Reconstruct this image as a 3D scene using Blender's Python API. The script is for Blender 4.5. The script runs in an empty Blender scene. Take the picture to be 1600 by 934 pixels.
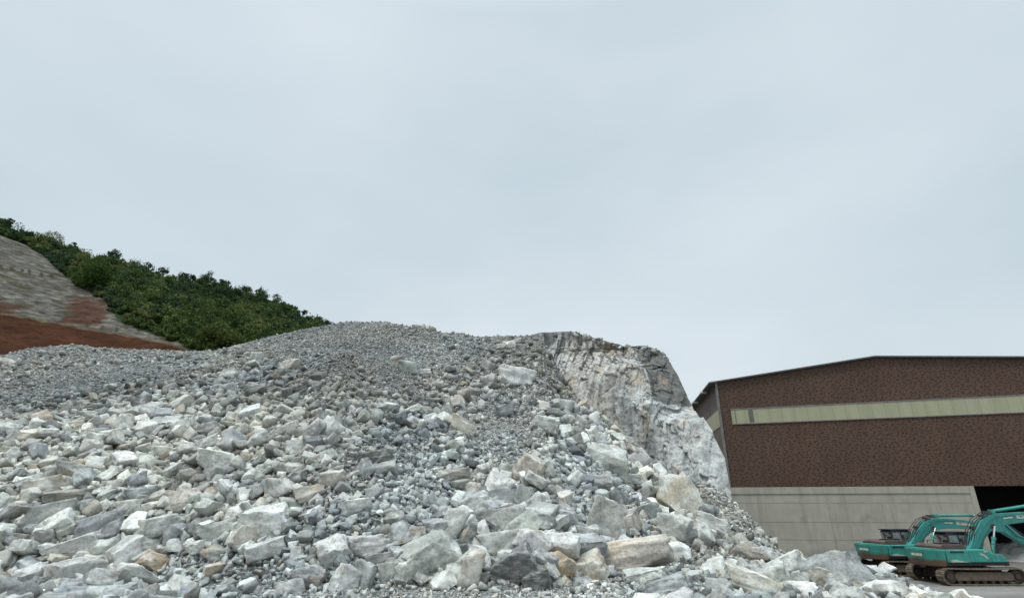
import bpy, bmesh, math, random
import numpy as np
from mathutils import Vector, Matrix
R = math.radians
random.seed(7)
rng = np.random.default_rng(7)
scn = bpy.context.scene
COL = scn.collection

# ------------------------------------------------------------------ camera
FPX, CAMZ, HOR = 850.0, 4.5, 795.0
PITCH = math.atan((HOR - 467.0) / FPX)
cam_d = bpy.data.cameras.new('camera'); cam = bpy.data.objects.new('camera', cam_d); COL.objects.link(cam)
cam_d.sensor_width = 36; cam_d.lens = FPX / 1600 * 36; cam_d.clip_end = 6000; cam_d.clip_start = 0.1
cam.location = (0, 0, CAMZ); cam.rotation_euler = (R(90) + PITCH, 0, 0)
scn.camera = cam
# ------------------------------------------------------------------ overcast sky and weak sun
SUN_EL, SUN_AZ = 62, 235      # azimuth measured clockwise from +Y: behind the camera, a little to the left
w = bpy.data.worlds.new('World'); scn.world = w; w.use_nodes = True
nt = w.node_tree; nt.nodes.clear()
def N(nt, t, **k):
    n = nt.nodes.new(t)
    for a, b in k.items(): setattr(n, a, b)
    return n
out = N(nt, 'ShaderNodeOutputWorld'); bg = N(nt, 'ShaderNodeBackground'); bg2 = N(nt, 'ShaderNodeBackground'); addm = N(nt, 'ShaderNodeMixShader')
sky = N(nt, 'ShaderNodeTexSky', sky_type='NISHITA', sun_disc=False)
sky.sun_elevation = R(SUN_EL); sky.sun_rotation = R(SUN_AZ); sky.dust_density = 4; sky.air_density = 1.5
bg.inputs[1].default_value = 0.10
tc = N(nt, 'ShaderNodeTexCoord'); mp = N(nt, 'ShaderNodeMapping'); mp.inputs['Scale'].default_value = (1, 1, 2.2)
nz = N(nt, 'ShaderNodeTexNoise'); nz.inputs['Scale'].default_value = 1.3; nz.inputs['Detail'].default_value = 4; nz.inputs['Roughness'].default_value = .45
cr = N(nt, 'ShaderNodeValToRGB')
cr.color_ramp.elements[0].position = .33; cr.color_ramp.elements[0].color = (.56, .675, .74, 1)
cr.color_ramp.elements[1].position = .70; cr.color_ramp.elements[1].color = (.745, .825, .885, 1)
# overcast luminance: the cloud deck is brightest overhead, above the frame
sx = N(nt, 'ShaderNodeSeparateXYZ'); mr = N(nt, 'ShaderNodeMapRange'); mr.interpolation_type = 'SMOOTHSTEP'
mr.inputs[1].default_value = .745; mr.inputs[2].default_value = 1.0; mr.inputs[3].default_value = 1.0; mr.inputs[4].default_value = 5.0
nt.links.new(tc.outputs['Generated'], mp.inputs[0]); nt.links.new(mp.outputs[0], nz.inputs[0]); nt.links.new(nz.outputs[0], cr.inputs[0])
nt.links.new(tc.outputs['Generated'], sx.inputs[0]); nt.links.new(sx.outputs[2], mr.inputs[0])
nt.links.new(cr.outputs[0], bg2.inputs[0]); nt.links.new(mr.outputs[0], bg2.inputs[1])
nt.links.new(sky.outputs[0], bg.inputs[0])
addm.inputs[0].default_value = .93
nt.links.new(bg.outputs[0], addm.inputs[1]); nt.links.new(bg2.outputs[0], addm.inputs[2]); nt.links.new(addm.outputs[0], out.inputs[0])
sd = bpy.data.lights.new('sun', 'SUN'); so = bpy.data.objects.new('sun', sd); COL.objects.link(so)
sd.energy = 1.5; sd.angle = R(10); sd.color = (1, .975, .94)
so.rotation_euler = Vector((-math.sin(R(SUN_AZ)) * math.cos(R(SUN_EL)), -math.cos(R(SUN_AZ)) * math.cos(R(SUN_EL)), -math.sin(R(SUN_EL)))).to_track_quat('-Z', 'Y').to_euler()
vs = scn.view_settings; vs.view_transform = 'Standard'; vs.look = 'None'; vs.gamma = 1; vs.exposure = 0.0; vs.use_curve_mapping = False

# ------------------------------------------------------------------ helpers
CP, SP = math.cos(PITCH), math.sin(PITCH)
def ray(px, py):
    xc = (np.asarray(px, float) - 800) / FPX; yc = (467 - np.asarray(py, float)) / FPX
    return xc, CP - yc * SP, SP + yc * CP
def proj(x, y, z):
    dz = z - CAMZ; d = y * CP + dz * SP; up = -y * SP + dz * CP
    return 800 + FPX * x / d, 467 - FPX * up / d, d
def uz(px, py, y):
    a, b, c = ray(px, py); return a / b, CAMZ + c / b * y
def tag(o, label=None, cat=None, group=None, kind=None):
    if label: o['label'] = label
    if cat: o['category'] = cat
    if group: o['group'] = group
    if kind: o['kind'] = kind
    return o
def link(o, parent=None):
    COL.objects.link(o)
    if parent: o.parent = parent
    return o
def empty(name, loc=(0, 0, 0), rz=0, parent=None):
    o = bpy.data.objects.new(name, None); o.location = loc; o.rotation_euler[2] = rz; o.empty_display_size = .3
    return link(o, parent)
def arrmesh(name, V, F, mat, parent=None, cols=None, smooth=False, loc=None):
    V = np.asarray(V, np.float32); F = np.asarray(F, np.int32); k = F.shape[1]
    me = bpy.data.meshes.new(name); me.vertices.add(len(V)); me.vertices.foreach_set('co', V.ravel())
    me.loops.add(F.size); me.loops.foreach_set('vertex_index', F.ravel())
    me.polygons.add(len(F)); me.polygons.foreach_set('loop_start', np.arange(0, F.size, k, dtype=np.int32))
    me.update(calc_edges=True); me.validate()
    if cols is not None:
        a = me.color_attributes.new('Col', 'FLOAT_COLOR', 'POINT'); c4 = np.ones((len(V), 4), np.float32); c4[:, :3] = cols; a.data.foreach_set('color', c4.ravel())
    if smooth: me.polygons.foreach_set('use_smooth', np.ones(len(F), bool))
    me.materials.append(mat)
    o = bpy.data.objects.new(name, me)
    if loc is not None: o.location = loc
    return link(o, parent)
def _h(ix, iy, iz, seed):
    h = (ix.astype(np.int64) * 374761393 + iy.astype(np.int64) * 668265263 + iz.astype(np.int64) * 2147483647 * 3 + seed * 1442695041) & 0xffffffff
    h = ((h ^ (h >> 13)) * 1274126177) & 0xffffffff; h = ((h ^ (h >> 16)) * 2246822519) & 0xffffffff
    return ((h ^ (h >> 15)) & 0xffffff) / float(0xffffff)
def vn(p, seed=0):
    i = np.floor(p).astype(np.int64); f = p - i; f = f * f * (3 - 2 * f); r = 0
    for a in (0, 1):
        for b in (0, 1):
            for c in (0, 1):
                wt = (f[:, 0] if a else 1 - f[:, 0]) * (f[:, 1] if b else 1 - f[:, 1]) * (f[:, 2] if c else 1 - f[:, 2])
                r = r + wt * _h(i[:, 0] + a, i[:, 1] + b, i[:, 2] + c, seed)
    return r * 2 - 1
def fbm(p, seed=0, o=4, g=.5):
    r = 0; a = 1; s = 0
    for k in range(o): r = r + a * vn(p * 2 ** k + k * 17.3, seed + k); s += a; a *= g
    return r / s

# ------------------------------------------------------------------ materials
def mat(name):
    m = bpy.data.materials.new(name); m.use_nodes = True; nt = m.node_tree; nt.nodes.clear()
    o = N(nt, 'ShaderNodeOutputMaterial'); b = N(nt, 'ShaderNodeBsdfPrincipled'); nt.links.new(b.outputs[0], o.inputs[0])
    return m, nt, b
def noise(nt, vec, scale, detail=4, rough=.5, dim=None):
    n = N(nt, 'ShaderNodeTexNoise'); n.inputs['Scale'].default_value = scale; n.inputs['Detail'].default_value = detail; n.inputs['Roughness'].default_value = rough
    if vec: nt.links.new(vec, n.inputs[0])
    return n.outputs[0]
def ramp(nt, fac, stops):
    r = N(nt, 'ShaderNodeValToRGB'); e = r.color_ramp.elements
    while len(e) < len(stops): e.new(.5)
    for k, (p, c) in enumerate(stops): e[k].position = p; e[k].color = (*c, 1) if len(c) == 3 else c
    nt.links.new(fac, r.inputs[0]); return r.outputs[0]
def mix(nt, fac, a, b, mode='MIX'):
    m = N(nt, 'ShaderNodeMix', data_type='RGBA', blend_type=mode)
    for s, v in ((0, fac), (6, a), (7, b)):
        if isinstance(v, (int, float)): m.inputs[s].default_value = v
        elif isinstance(v, tuple): m.inputs[s].default_value = (*v, 1)
        else: nt.links.new(v, m.inputs[s])
    return m.outputs[2]
def mapping(nt, scale=(1, 1, 1), rot=(0, 0, 0), src='Object'):
    t = N(nt, 'ShaderNodeTexCoord'); m = N(nt, 'ShaderNodeMapping'); m.inputs['Scale'].default_value = scale; m.inputs['Rotation'].default_value = rot
    nt.links.new(t.outputs[src], m.inputs[0]); return m.outputs[0]
def bump(nt, b, h, s=.5, d=.05):
    n = N(nt, 'ShaderNodeBump'); n.inputs['Strength'].default_value = s; n.inputs['Distance'].default_value = d
    nt.links.new(h, n.inputs['Height']); nt.links.new(n.outputs[0], b.inputs['Normal'])
g = lambda v: (v, v, v)
def rock_mat(name, vein=True, fine=1.0):
    m, nt, b = mat(name)
    at = N(nt, 'ShaderNodeAttribute', attribute_name='Col').outputs[0]
    vec = mapping(nt)
    n1 = noise(nt, vec, 2.2, 6, .6); n2 = noise(nt, vec, 14 * fine, 5, .65)
    st = noise(nt, mapping(nt, (1.2, 1.5, 9), (.5, .4, .2)), 2.0, 4, .6)
    c = mix(nt, 1.0, at, ramp(nt, n1, [(.28, g(.68)), (.5, g(1)), (.72, g(1.28))]), 'MULTIPLY')
    c = mix(nt, 1.0, c, ramp(nt, n2, [(.3, g(.62)), (.48, g(.98)), (.75, g(1.25))]), 'MULTIPLY')
    if vein:
        oi = N(nt, 'ShaderNodeObjectInfo'); vm = N(nt, 'ShaderNodeMath', operation='MULTIPLY')
        nt.links.new(ramp(nt, oi.outputs['Random'], [(.6, g(.12)), (.75, g(1))]) if name != 'cliff_rock' else ramp(nt, n1, [(.4, g(.3)), (.6, g(1))]), vm.inputs[0]); nt.links.new(ramp(nt, st, [(.55, g(0)), (.68, g(.45)), (.74, g(.1))]), vm.inputs[1])
        c = mix(nt, vm.outputs[0], c, (.62, .63, .60))
    rust = ramp(nt, noise(nt, mapping(nt, (1, 1, 1), (1, 2, 3)), .9, 3, .6), [(.62, g(0)), (.76, g(.26))])
    c = mix(nt, rust, c, (.40, .31, .20))
    nt.links.new(c, b.inputs['Base Color']); b.inputs['Roughness'].default_value = .9; b.inputs['Specular IOR Level'].default_value = .12
    mm = N(nt, 'ShaderNodeMath', operation='ADD'); nt.links.new(noise(nt, vec, 7 * fine, 9, .72), mm.inputs[0]); nt.links.new(noise(nt, vec, 2.2 * fine, 5, .6), mm.inputs[1])
    bump(nt, b, mm.outputs[0], .75, .07)
    return m
M_rock = rock_mat('broken_limestone'); M_rubble = rock_mat('small_rubble', vein=False)
def simple(name, col, rough=.7, var=.25, scale=3, metal=0, bs=.2):
    m, nt, b = mat(name); vec = mapping(nt); n = noise(nt, vec, scale, 6, .6)
    c = ramp(nt, n, [(.3, tuple(x * (1 - var) for x in col)), (.7, tuple(x * (1 + var) for x in col))])
    nt.links.new(c, b.inputs['Base Color']); b.inputs['Roughness'].default_value = rough; b.inputs['Metallic'].default_value = metal
    if bs: bump(nt, b, noise(nt, vec, scale * 8, 4), bs, .01)
    return m

# ------------------------------------------------------------------ ground heights: plateau, heap, bank
HP = [(-420, 590, 40, 13), (-200, 580, 41, 12.5), (0, 562, 42, 12), (40, 550, 43, 12), (130, 543, 45, 12.2), (280, 548, 45, 12.6), (340, 546, 44, 12.6), (400, 531, 43, 12.4), (480, 513, 43, 12.3),
      (545, 503, 43, 12), (600, 502, 43, 12), (632, 510, 42.5, 12), (650, 513, 42.5, 12), (672, 514, 42.5, 12), (700, 521, 42, 12), (720, 520, 42, 12), (745, 527, 42, 12), (760, 525, 41, 12), (800, 525, 41, 12), (840, 524, 40, 12), (858, 545, 39.5, 12.2), (880, 596, 38.5, 12.6), (920, 640, 36, 13),
      (990, 702, 33.5, 14), (1040, 742, 31.5, 15), (1090, 748, 30.5, 16.5), (1140, 778, 29, 17), (1190, 825, 27, 16), (1215, 862, 24, 14), (1300, 880, 21, 13), (1400, 902, 18, 12), (1450, 926, 16.5, 11), (1550, 962, 14.5, 10), (1750, 1010, 13, 9)]
_u, _yr, _zr, _yf = [], [], [], []
for a, b_, yr, yf in HP:
    u, z = uz(a, b_, yr); _u.append(float(u)); _yr.append(yr); _zr.append(float(z)); _yf.append(yf)
ZF = 3.0
def heap_h(x, y, rough=True):
    x = np.asarray(x, float); y = np.asarray(y, float); yy = np.maximum(y, 4); u = x / yy
    yr = np.interp(u, _u, _yr); zr = np.interp(u, _u, _zr); yf = np.interp(u, _u, _yf)
    t = np.clip((yy - yf) / (yr - yf), 0, 1)
    e = np.interp(u, [-.9, -.35, -.1, .1, .4], [.74, .82, .98, 1.0, .9])
    tt = np.maximum(t, 1e-6) ** e; s = np.clip(t / .06, 0, 1); tt = tt * (s * (2 - s)) ** .5
    z = ZF + (zr - ZF) * tt
    z = np.where(yy > yr, np.maximum(zr - .65 * (yy - yr), 0), z)
    if rough:
        p = np.stack([x * .35, y * .35, 0 * x], -1).reshape(-1, 3); n = fbm(p, 3, 4).reshape(x.shape)
        p2 = np.stack([x * .11, y * .09, 0 * x], -1).reshape(-1, 3); n2 = fbm(p2, 9, 2).reshape(x.shape)
        wgt = np.clip(t * 6, 0, 1) * np.clip((yr - yy) / 3, 0, 1)
        z = z + wgt * (.38 * n + .8 * n2) + np.where(z > .02, .06 * n, 0) * (1 - wgt)
    return z
_gx = np.arange(-80, 66, .2); _gy = np.arange(-13, 70, .2); _GH = heap_h(*np.meshgrid(_gx, _gy))
def hgrid(x, y):
    fx = np.clip((x - _gx[0]) / .2, 0, len(_gx) - 1.01); fy = np.clip((y - _gy[0]) / .2, 0, len(_gy) - 1.01)
    i = fx.astype(int); j = fy.astype(int); a = fx - i; b = fy - j
    return (_GH[j, i] * (1 - a) + _GH[j, i + 1] * a) * (1 - b) + (_GH[j + 1, i] * (1 - a) + _GH[j + 1, i + 1] * a) * b
def hit(px, py):
    """first crossing of the view rays with the heap"""
    a, b, c = ray(px, py); u = a / b; k = c / b
    ys = np.arange(5, 48, .08); res = np.full(np.shape(px), np.nan); prev = np.zeros(np.shape(px), bool)
    for y in ys:
        z = CAMZ + k * y; h = hgrid(u * y, np.full_like(u, y)); hh = (h > z) & (h > .25) & ~prev
        res[hh] = y; prev |= hh
    rr = np.nan_to_num(res, nan=30.); return u * res, res, hgrid(u * rr, rr)

# ------------------------------------------------------------------ ground sheet
m, nt, b = mat('yard_dirt'); vec = mapping(nt)
c = ramp(nt, noise(nt, mapping(nt, (.35, 1.6, 1)), .25, 6, .65), [(.35, (.125, .115, .105)), (.5, (.17, .158, .145)), (.68, (.24, .228, .21))])
c = mix(nt, 1., c, ramp(nt, noise(nt, vec, 2.5, 7, .7), [(.3, g(.75)), (.7, g(1.2))]), 'MULTIPLY')
nt.links.new(c, b.inputs['Base Color']); b.inputs['Roughness'].default_value = .85
bump(nt, b, noise(nt, vec, 3, 8, .7), .5, .08); M_yard = m
arrmesh('ground', [(-1500, -1500, 0), (1500, -1500, 0), (1500, 1500, 0), (-1500, 1500, 0)], [(0, 1, 2, 3)], M_yard)['kind'] = 'structure'

# heap base terrain
m, nt, b = mat('gravelly_heap'); vec = mapping(nt)
vo = N(nt, 'ShaderNodeTexVoronoi'); vo.inputs['Scale'].default_value = 9; nt.links.new(vec, vo.inputs[0])
vo2 = N(nt, 'ShaderNodeTexVoronoi'); vo2.inputs['Scale'].default_value = 24; nt.links.new(vec, vo2.inputs[0])
c = ramp(nt, noise(nt, vec, .35, 5, .6), [(.3, (.12, .123, .12)), (.5, (.18, .182, .175)), (.7, (.24, .23, .21))])
hs = N(nt, 'ShaderNodeSeparateColor'); nt.links.new(vo.outputs['Color'], hs.inputs[0])
c = mix(nt, 1., c, ramp(nt, hs.outputs[0], [(0, g(.55)), (1, g(1.5))]), 'MULTIPLY')
nt.links.new(c, b.inputs['Base Color']); b.inputs['Roughness'].default_value = .9
mm = N(nt, 'ShaderNodeMath', operation='ADD'); nt.links.new(vo.outputs[0], mm.inputs[0]); nt.links.new(vo2.outputs[0], mm.inputs[1])
bump(nt, b, mm.outputs[0], .9, -.06); M_heap = m
gx = np.arange(-75, 62, .27); gy = np.arange(-12, 68, .27)
X, Y = np.meshgrid(gx, gy); Z = heap_h(X, Y)
edge = np.minimum.reduce([X - gx[0], gx[-1] - X, Y - gy[0]]); Z = np.where(edge < .3, -1, Z)
Z = np.where(Z <= .02, -.25, Z)
nx, ny = len(gx), len(gy); I = np.arange(nx * ny).reshape(ny, nx)
F = np.stack([I[:-1, :-1], I[:-1, 1:], I[1:, 1:], I[1:, :-1]], -1).reshape(-1, 4)
Zf = Z.ravel(); F = F[(Zf[F] > -.2).any(1)]
tag(arrmesh('terrain', np.stack([X, Y, Z], -1).reshape(-1, 3), F, M_heap, smooth=True), kind='structure')

# ------------------------------------------------------------------ far hillside with its benches
HL = [(-420, 150, 215), (-200, 250, 222), (0, 352, 232), (60, 378, 238), (120, 404, 242), (200, 420, 250), (280, 440, 258), (340, 448, 264), (400, 462, 272), (450, 484, 280), (500, 506, 288), (520, 516, 290), (600, 560, 296), (800, 640, 300), (1000, 700, 300), (1100, 760, 300), (1250, 794, 300)]
hu, hy, hz = [], [], []
for a, b_, yr in HL:
    u, z = uz(a, b_, yr); hu.append(float(u)); hy.append(yr); hz.append(max(float(z), .5))
def hill_h(u, t):
    """t 0 at the toe, 1 on the crest, on to 2 down the back"""
    yr = np.interp(u, hu, hy); zr = np.interp(u, hu, hz); y0 = yr * .36
    y = y0 + (yr - y0) * t; z = zr * np.where(t < 1, t ** .92, 1 - .8 * (t - 1))
    return u * y, y, z
us = np.linspace(hu[0], .42, 620); ts = np.concatenate([np.linspace(0, 1, 300), np.linspace(1.02, 2.2, 20)])
U, T = np.meshgrid(us, ts); X, Y, Z = hill_h(U, T)
P = np.stack([X, Y, Z], -1).reshape(-1, 3)
hpx, hpy, _ = proj(P[:, 0], P[:, 1], P[:, 2])
Bx = [-400, -200, 0, 40, 75, 110, 130, 165, 185, 215, 250, 300, 340, 420]; By = [190, 280, 365, 380, 402, 437, 450, 468, 497, 511, 524, 545, 551, 575]
Rx = [-400, 0, 50, 100, 150, 200, 260, 300]; Ry = [430, 489, 497, 507, 517, 523, 535, 547]
wob = fbm(P * .09, 21, 5, .65) * 13
isveg = hpy < np.interp(hpx, Bx, By) + wob * .6
red = hpy > np.interp(hpx, Rx, Ry) + wob * .25
patch = (((hpx - 134) / 34) ** 2 + ((hpy - 482) / 24) ** 2 < 1 + wob * .06) | ((hpx > 100) & (hpx < 160) & (hpy > 488) & (hpy < 505 + wob * .3)) | ((hpx < 32 + wob) & (hpy > 473))
nstr = fbm(P * np.array([.26, .06, .34]), 4, 6, .68); nb = fbm(P * .35, 5, 4)
nf = fbm(P * np.array([.5, .5, 1.4]), 8, 4); gv = np.clip(.11 + .06 * nstr + .06 * nb + .09 * nf, .03, .36)[:, None]
nh_ = fbm(P * np.array([1.1, .3, 1.3]), 131, 4); gv = gv * (1 + .7 * nh_[:, None]); colr = gv * np.array([1.0, .92, .78]); tuft = np.clip((fbm(P * .25, 88, 4) - .12) * 6, 0, .8)[:, None]; colr = colr * (1 - tuft) + np.array([.055, .052, .028]) * tuft
redc = np.array([.056, .024, .013]) * (1 + .35 * nb[:, None] + .3 * nstr[:, None])
nr_ = fbm(P * np.array([.3, .1, .4]), 66, 4); ee = np.minimum(((hpx - 134) / 32) ** 2 + ((hpy - 481) / 22) ** 2, ((hpx - 128) / 40) ** 2 + ((hpy - 500) / 9) ** 2); ee = np.minimum(ee, ((hpx + 10) / 42) ** 2 + ((hpy - 482) / 10) ** 2); pf = (np.clip((1.0 - ee) * 1.1 + .35 + nr_ * 1.6, 0, .9) * (ee < 2.2))[:, None]; colr = colr * (1 - pf) + (redc * 1.15 + gv * .08) * pf; rw = np.clip((hpy - np.interp(hpx, Rx, Ry) - wob * .25) / 3.5 + .5 + nr_ * 1.2, 0, 1)[:, None]; colr = colr * (1 - rw) + redc * (1 + .35 * nr_[:, None]) * rw
rim = (np.abs(hpy - np.interp(hpx, Rx, Ry) - wob * .25) < 1.5 + wob * .12) & ~isveg
colr = np.where(rim[:, None], np.array([.095, .075, .045]) * (1 + .5 * nb[:, None]), colr)
colr = np.where(isveg[:, None], np.array([.028, .042, .016]) * (1 + .4 * nb[:, None]), colr)
# shade of small adits painted into the slope colour along the upper bench
for (cx, cy) in ((1, 417), (17, 420), (31, 422), (45, 425), (62, 428), (80, 431), (134, 507), (159, 511), (181, 515)):
    dk = ((hpx - cx) / 3.0) ** 2 + ((hpy - cy) / 4.2) ** 2 < 1
    colr = np.where(dk[:, None], np.array([.05, .045, .035]), colr)
P[~isveg] += (np.stack([nstr * 0, nstr * 1.6 + nb * 1.2 + 1.5 * np.abs(fbm(P * np.array([.12, .05, .02]), 135, 3)), nstr * 0], -1))[~isveg]
nn, mm_ = U.shape; I = np.arange(nn * mm_).reshape(nn, mm_)
F = np.stack([I[:-1, :-1], I[:-1, 1:], I[1:, 1:], I[1:, :-1]], -1).reshape(-1, 4)
m, nt, b = mat('hill_soil'); at = N(nt, 'ShaderNodeAttribute', attribute_name='Col').outputs[0]
c = mix(nt, 1., at, ramp(nt, noise(nt, mapping(nt), .8, 6, .7), [(.3, g(.7)), (.7, g(1.3))]), 'MULTIPLY')
nt.links.new(c, b.inputs['Base Color']); b.inputs['Roughness'].default_value = .95; b.inputs['Specular IOR Level'].default_value = .03; bump(nt, b, noise(nt, mapping(nt), .5, 6, .7), .6, 1.0)
tag(arrmesh('hillside', P, F, m, cols=colr, smooth=True), kind='structure')

# ------------------------------------------------------------------ trees on the hill
def foliage_mat(name):
    m, nt, b = mat(name); at = N(nt, 'ShaderNodeAttribute', attribute_name='Col').outputs[0]
    nt.links.new(at, b.inputs['Base Color']); b.inputs['Roughness'].default_value = .75; b.inputs['Specular IOR Level'].default_value = .08
    tr = N(nt, 'ShaderNodeBsdfTranslucent'); nt.links.new(at, tr.inputs[0]); ms = N(nt, 'ShaderNodeMixShader'); ms.inputs[0].default_value = .2
    o = [n for n in nt.nodes if n.type == 'OUTPUT_MATERIAL'][0]
    nt.links.new(b.outputs[0], ms.inputs[1]); nt.links.new(tr.outputs[0], ms.inputs[2]); nt.links.new(ms.outputs[0], o.inputs[0])
    return m
M_leaf = foliage_mat('leaves'); M_bark = simple('bark', (.09, .075, .06), .9)
def crown_arrays(r, h, n, col, leaf=.42, lobes=7, fill=.55):
    """leaf clumps through several lobes of one crown; base of crown at z=0"""
    lc = rng.normal(size=(lobes, 3)); lc /= np.linalg.norm(lc, axis=1)[:, None]; lc *= rng.uniform(.25, .75, (lobes, 1))
    lc = lc * np.array([r, r, h / 2]) + np.array([0, 0, h / 2]); lr = rng.uniform(.3, .6, lobes) * r
    k = rng.integers(0, lobes, n); d = rng.normal(size=(n, 3)); d /= np.linalg.norm(d, axis=1)[:, None]
    c = lc[k] + d * (lr[k] * rng.uniform(fill, 1.05, n))[:, None] * np.array([1, 1, .75])
    a = rng.normal(size=(n, 3)); a += d * .8; a /= np.linalg.norm(a, axis=1)[:, None]
    t = np.cross(a, rng.normal(size=(n, 3))); t /= np.linalg.norm(t, axis=1)[:, None]; bt = np.cross(a, t)
    s = leaf * rng.uniform(.5, 1.3, (n, 1))
    V = np.concatenate([c + t * s, c - t * s * .6 + bt * s * .8, c - t * s * .6 - bt * s * .8], 1).reshape(-1, 3)
    F = np.arange(3 * n).reshape(n, 3)
    lob = rng.uniform(.72, 1.3, lobes); cc = np.array(col) * (lob[k] * rng.uniform(.85, 1.2, n))[:, None]
    return V, F, np.repeat(cc, 3, axis=0)
def hill_hit(px, py):
    a, b_, c_ = ray(px, py); t = np.linspace(.02, 1, 200); x, y, z = hill_h(np.full(200, float(a / b_)), t)
    ok = np.nonzero(proj(x, y, z)[1] <= py)[0]; k = int(ok[0]) if len(ok) else 199
    return float(x[k]), float(y[k]), float(z[k])
greens = [(.042, .068, .024), (.052, .080, .027), (.030, .052, .023), (.070, .096, .032), (.092, .108, .038), (.040, .062, .034)]
Vs, Fs, Cs = [], [], []; nv = 0; cnt = 0; pts = []
hxs = np.array([a[0] for a in HL]); hys = np.array([a[1] for a in HL])
while cnt < 2300 and len(pts) < 60000:
    px = random.uniform(-230, 560); pts.append(0)
    top = np.interp(px, hxs, hys); bot = min(np.interp(px, Bx, By), 575) if px < 420 else 575
    if bot < top: continue
    py = random.uniform(top + 4, bot + 2)
    x, y, z = hill_hit(px, py); r = random.uniform(1.8, 3.7); h = random.uniform(3.5, 8.5)
    if py > bot - 8: r *= .55; h *= .45
    gcol = greens[int(_h(np.array([int(px // 34)]), np.array([int(py // 22)]), np.array([0]), 5)[0] * 5.99) if random.random() < .6 else random.randrange(6)]
    if 265 < px < 400 and py > 500 and random.random() < .6: gcol = (.060, .082, .024)
    if random.random() < .15: r *= 1.5; h *= 1.3
    V, Fa, Ca = crown_arrays(r, h, 320, gcol, .40, 8, .35)
    V += np.array([x, y, z - .5]); Vs.append(V); Fs.append(Fa + nv); Cs.append(Ca * np.array([1.35, 1.38, 1.3])); nv += len(V); cnt += 1
tag(arrmesh('forest', np.concatenate(Vs), np.concatenate(Fs), M_leaf, cols=np.concatenate(Cs)), kind='stuff', label='dense green forest covering the far hillside', cat='forest')

class MB:
    def __init__(s): s.bm = bmesh.new()
    def box(s, x0, x1, y0, y1, z0, z1, bev=0):
        r = bmesh.ops.create_cube(s.bm, size=1); v = r['verts']
        for q in v: q.co = Vector(((x0 + x1) / 2 + q.co.x * (x1 - x0), (y0 + y1) / 2 + q.co.y * (y1 - y0), (z0 + z1) / 2 + q.co.z * (z1 - z0)))
        if bev: bmesh.ops.bevel(s.bm, geom=list({e for q in v for e in q.link_edges}), offset=bev, segments=2, affect='EDGES', profile=.6)
        return s
    def cyl(s, p0, p1, r0, r1=None, seg=16):
        p0 = Vector(p0); p1 = Vector(p1); d = p1 - p0; r1 = r0 if r1 is None else r1
        bmesh.ops.create_cone(s.bm, cap_ends=True, segments=seg, radius1=r0, radius2=r1, depth=d.length, matrix=Matrix.Translation((p0 + p1) / 2) @ d.to_track_quat('Z', 'Y').to_matrix().to_4x4()); return s
    def prism(s, poly, a0, a1, axis='y', bev=0):
        """poly in the plane across the axis, extruded from a0 to a1"""
        def P(p, a): return (p[0], a, p[1]) if axis == 'y' else ((a, p[0], p[1]) if axis == 'x' else (p[0], p[1], a))
        A = [s.bm.verts.new(P(p, a0)) for p in poly]; B = [s.bm.verts.new(P(p, a1)) for p in poly]; n = len(poly)
        fs = [s.bm.faces.new(A), s.bm.faces.new(B[::-1])] + [s.bm.faces.new((A[i], B[i], B[(i + 1) % n], A[(i + 1) % n])) for i in range(n)]
        bmesh.ops.recalc_face_normals(s.bm, faces=fs)
        if bev: bmesh.ops.bevel(s.bm, geom=list({e for q in A + B for e in q.link_edges}), offset=bev, segments=2, affect='EDGES', profile=.6)
        return s
    def tube(s, pts, r, seg=8):
        for a, b_ in zip(pts[:-1], pts[1:]): s.cyl(a, b_, r, seg=seg)
        return s
    def build(s, name, m, parent=None, smooth=False):
        me = bpy.data.meshes.new(name); s.bm.to_mesh(me); s.bm.free(); me.materials.append(m)
        if smooth:
            for p in me.polygons: p.use_smooth = True
        return link(bpy.data.objects.new(name, me), parent)

# trees that stand out on the crest: (px, skyline py, crown radius, height, density, colour, label)
CREST = [(6, 345, 3.4, 7, 420, 2, 'dark tree at the very top of the hill crest, cut by the photo edge'),
         (40, 357, 3.0, 6, 380, 0, 'dark rounded tree on the crest between the cut tree and the bare tree'),
         (52, 360, 2.4, 6, 300, 2, 'dark ragged tree on the crest just uphill of the bare grey tree'),
         (116, 378, 2.8, 7, 420, 2, 'dark tree on the crest just downhill of the bare grey tree'),
         (182, 389, 4.0, 9, 700, 5, 'large pointed tree rising highest along the middle of the crest'),
         (160, 401, 2.8, 6, 380, 0, 'low dark tree just uphill of the large pointed crest tree'),
         (212, 402, 3.2, 8, 260, 3, 'loose feathery tree just downhill of the large pointed crest tree'),
         (232, 409, 3.2, 7, 210, 5, 'thin airy tree with sky showing through, second downhill of the pointed one'),
         (258, 414, 3.2, 7, 330, 0, 'dark bushy tree in the middle of the airy crest trees'),
         (290, 425, 3.0, 6, 360, 2, 'dark rounded tree on the crest above the yellowish grove'),
         (322, 427, 3.6, 8, 240, 3, 'pale sparse tree on the crest right above the yellow green grove'),
         (352, 436, 3.2, 7, 360, 0, 'bushy green tree on the crest, first downhill of the pale sparse one'),
         (384, 446, 3.4, 8, 300, 5, 'grey green tree on the crest, second downhill of the pale sparse one'),
         (412, 450, 3.0, 9, 160, 5, 'tall sparse grey tree at the lower bend of the crest'),
         (434, 459, 3.2, 8, 210, 5, 'thin grey green tree just downhill of the tall sparse grey one'),
         (458, 476, 3.0, 7, 260, 0, 'small loose tree low on the crest, third from its foot'),
         (474, 482, 2.6, 6, 180, 5, 'small airy tree low on the crest, second from its foot'),
         (497, 496, 3.4, 6, 360, 3, 'light green bush where the crest meets the grey rubble heap')]
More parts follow.
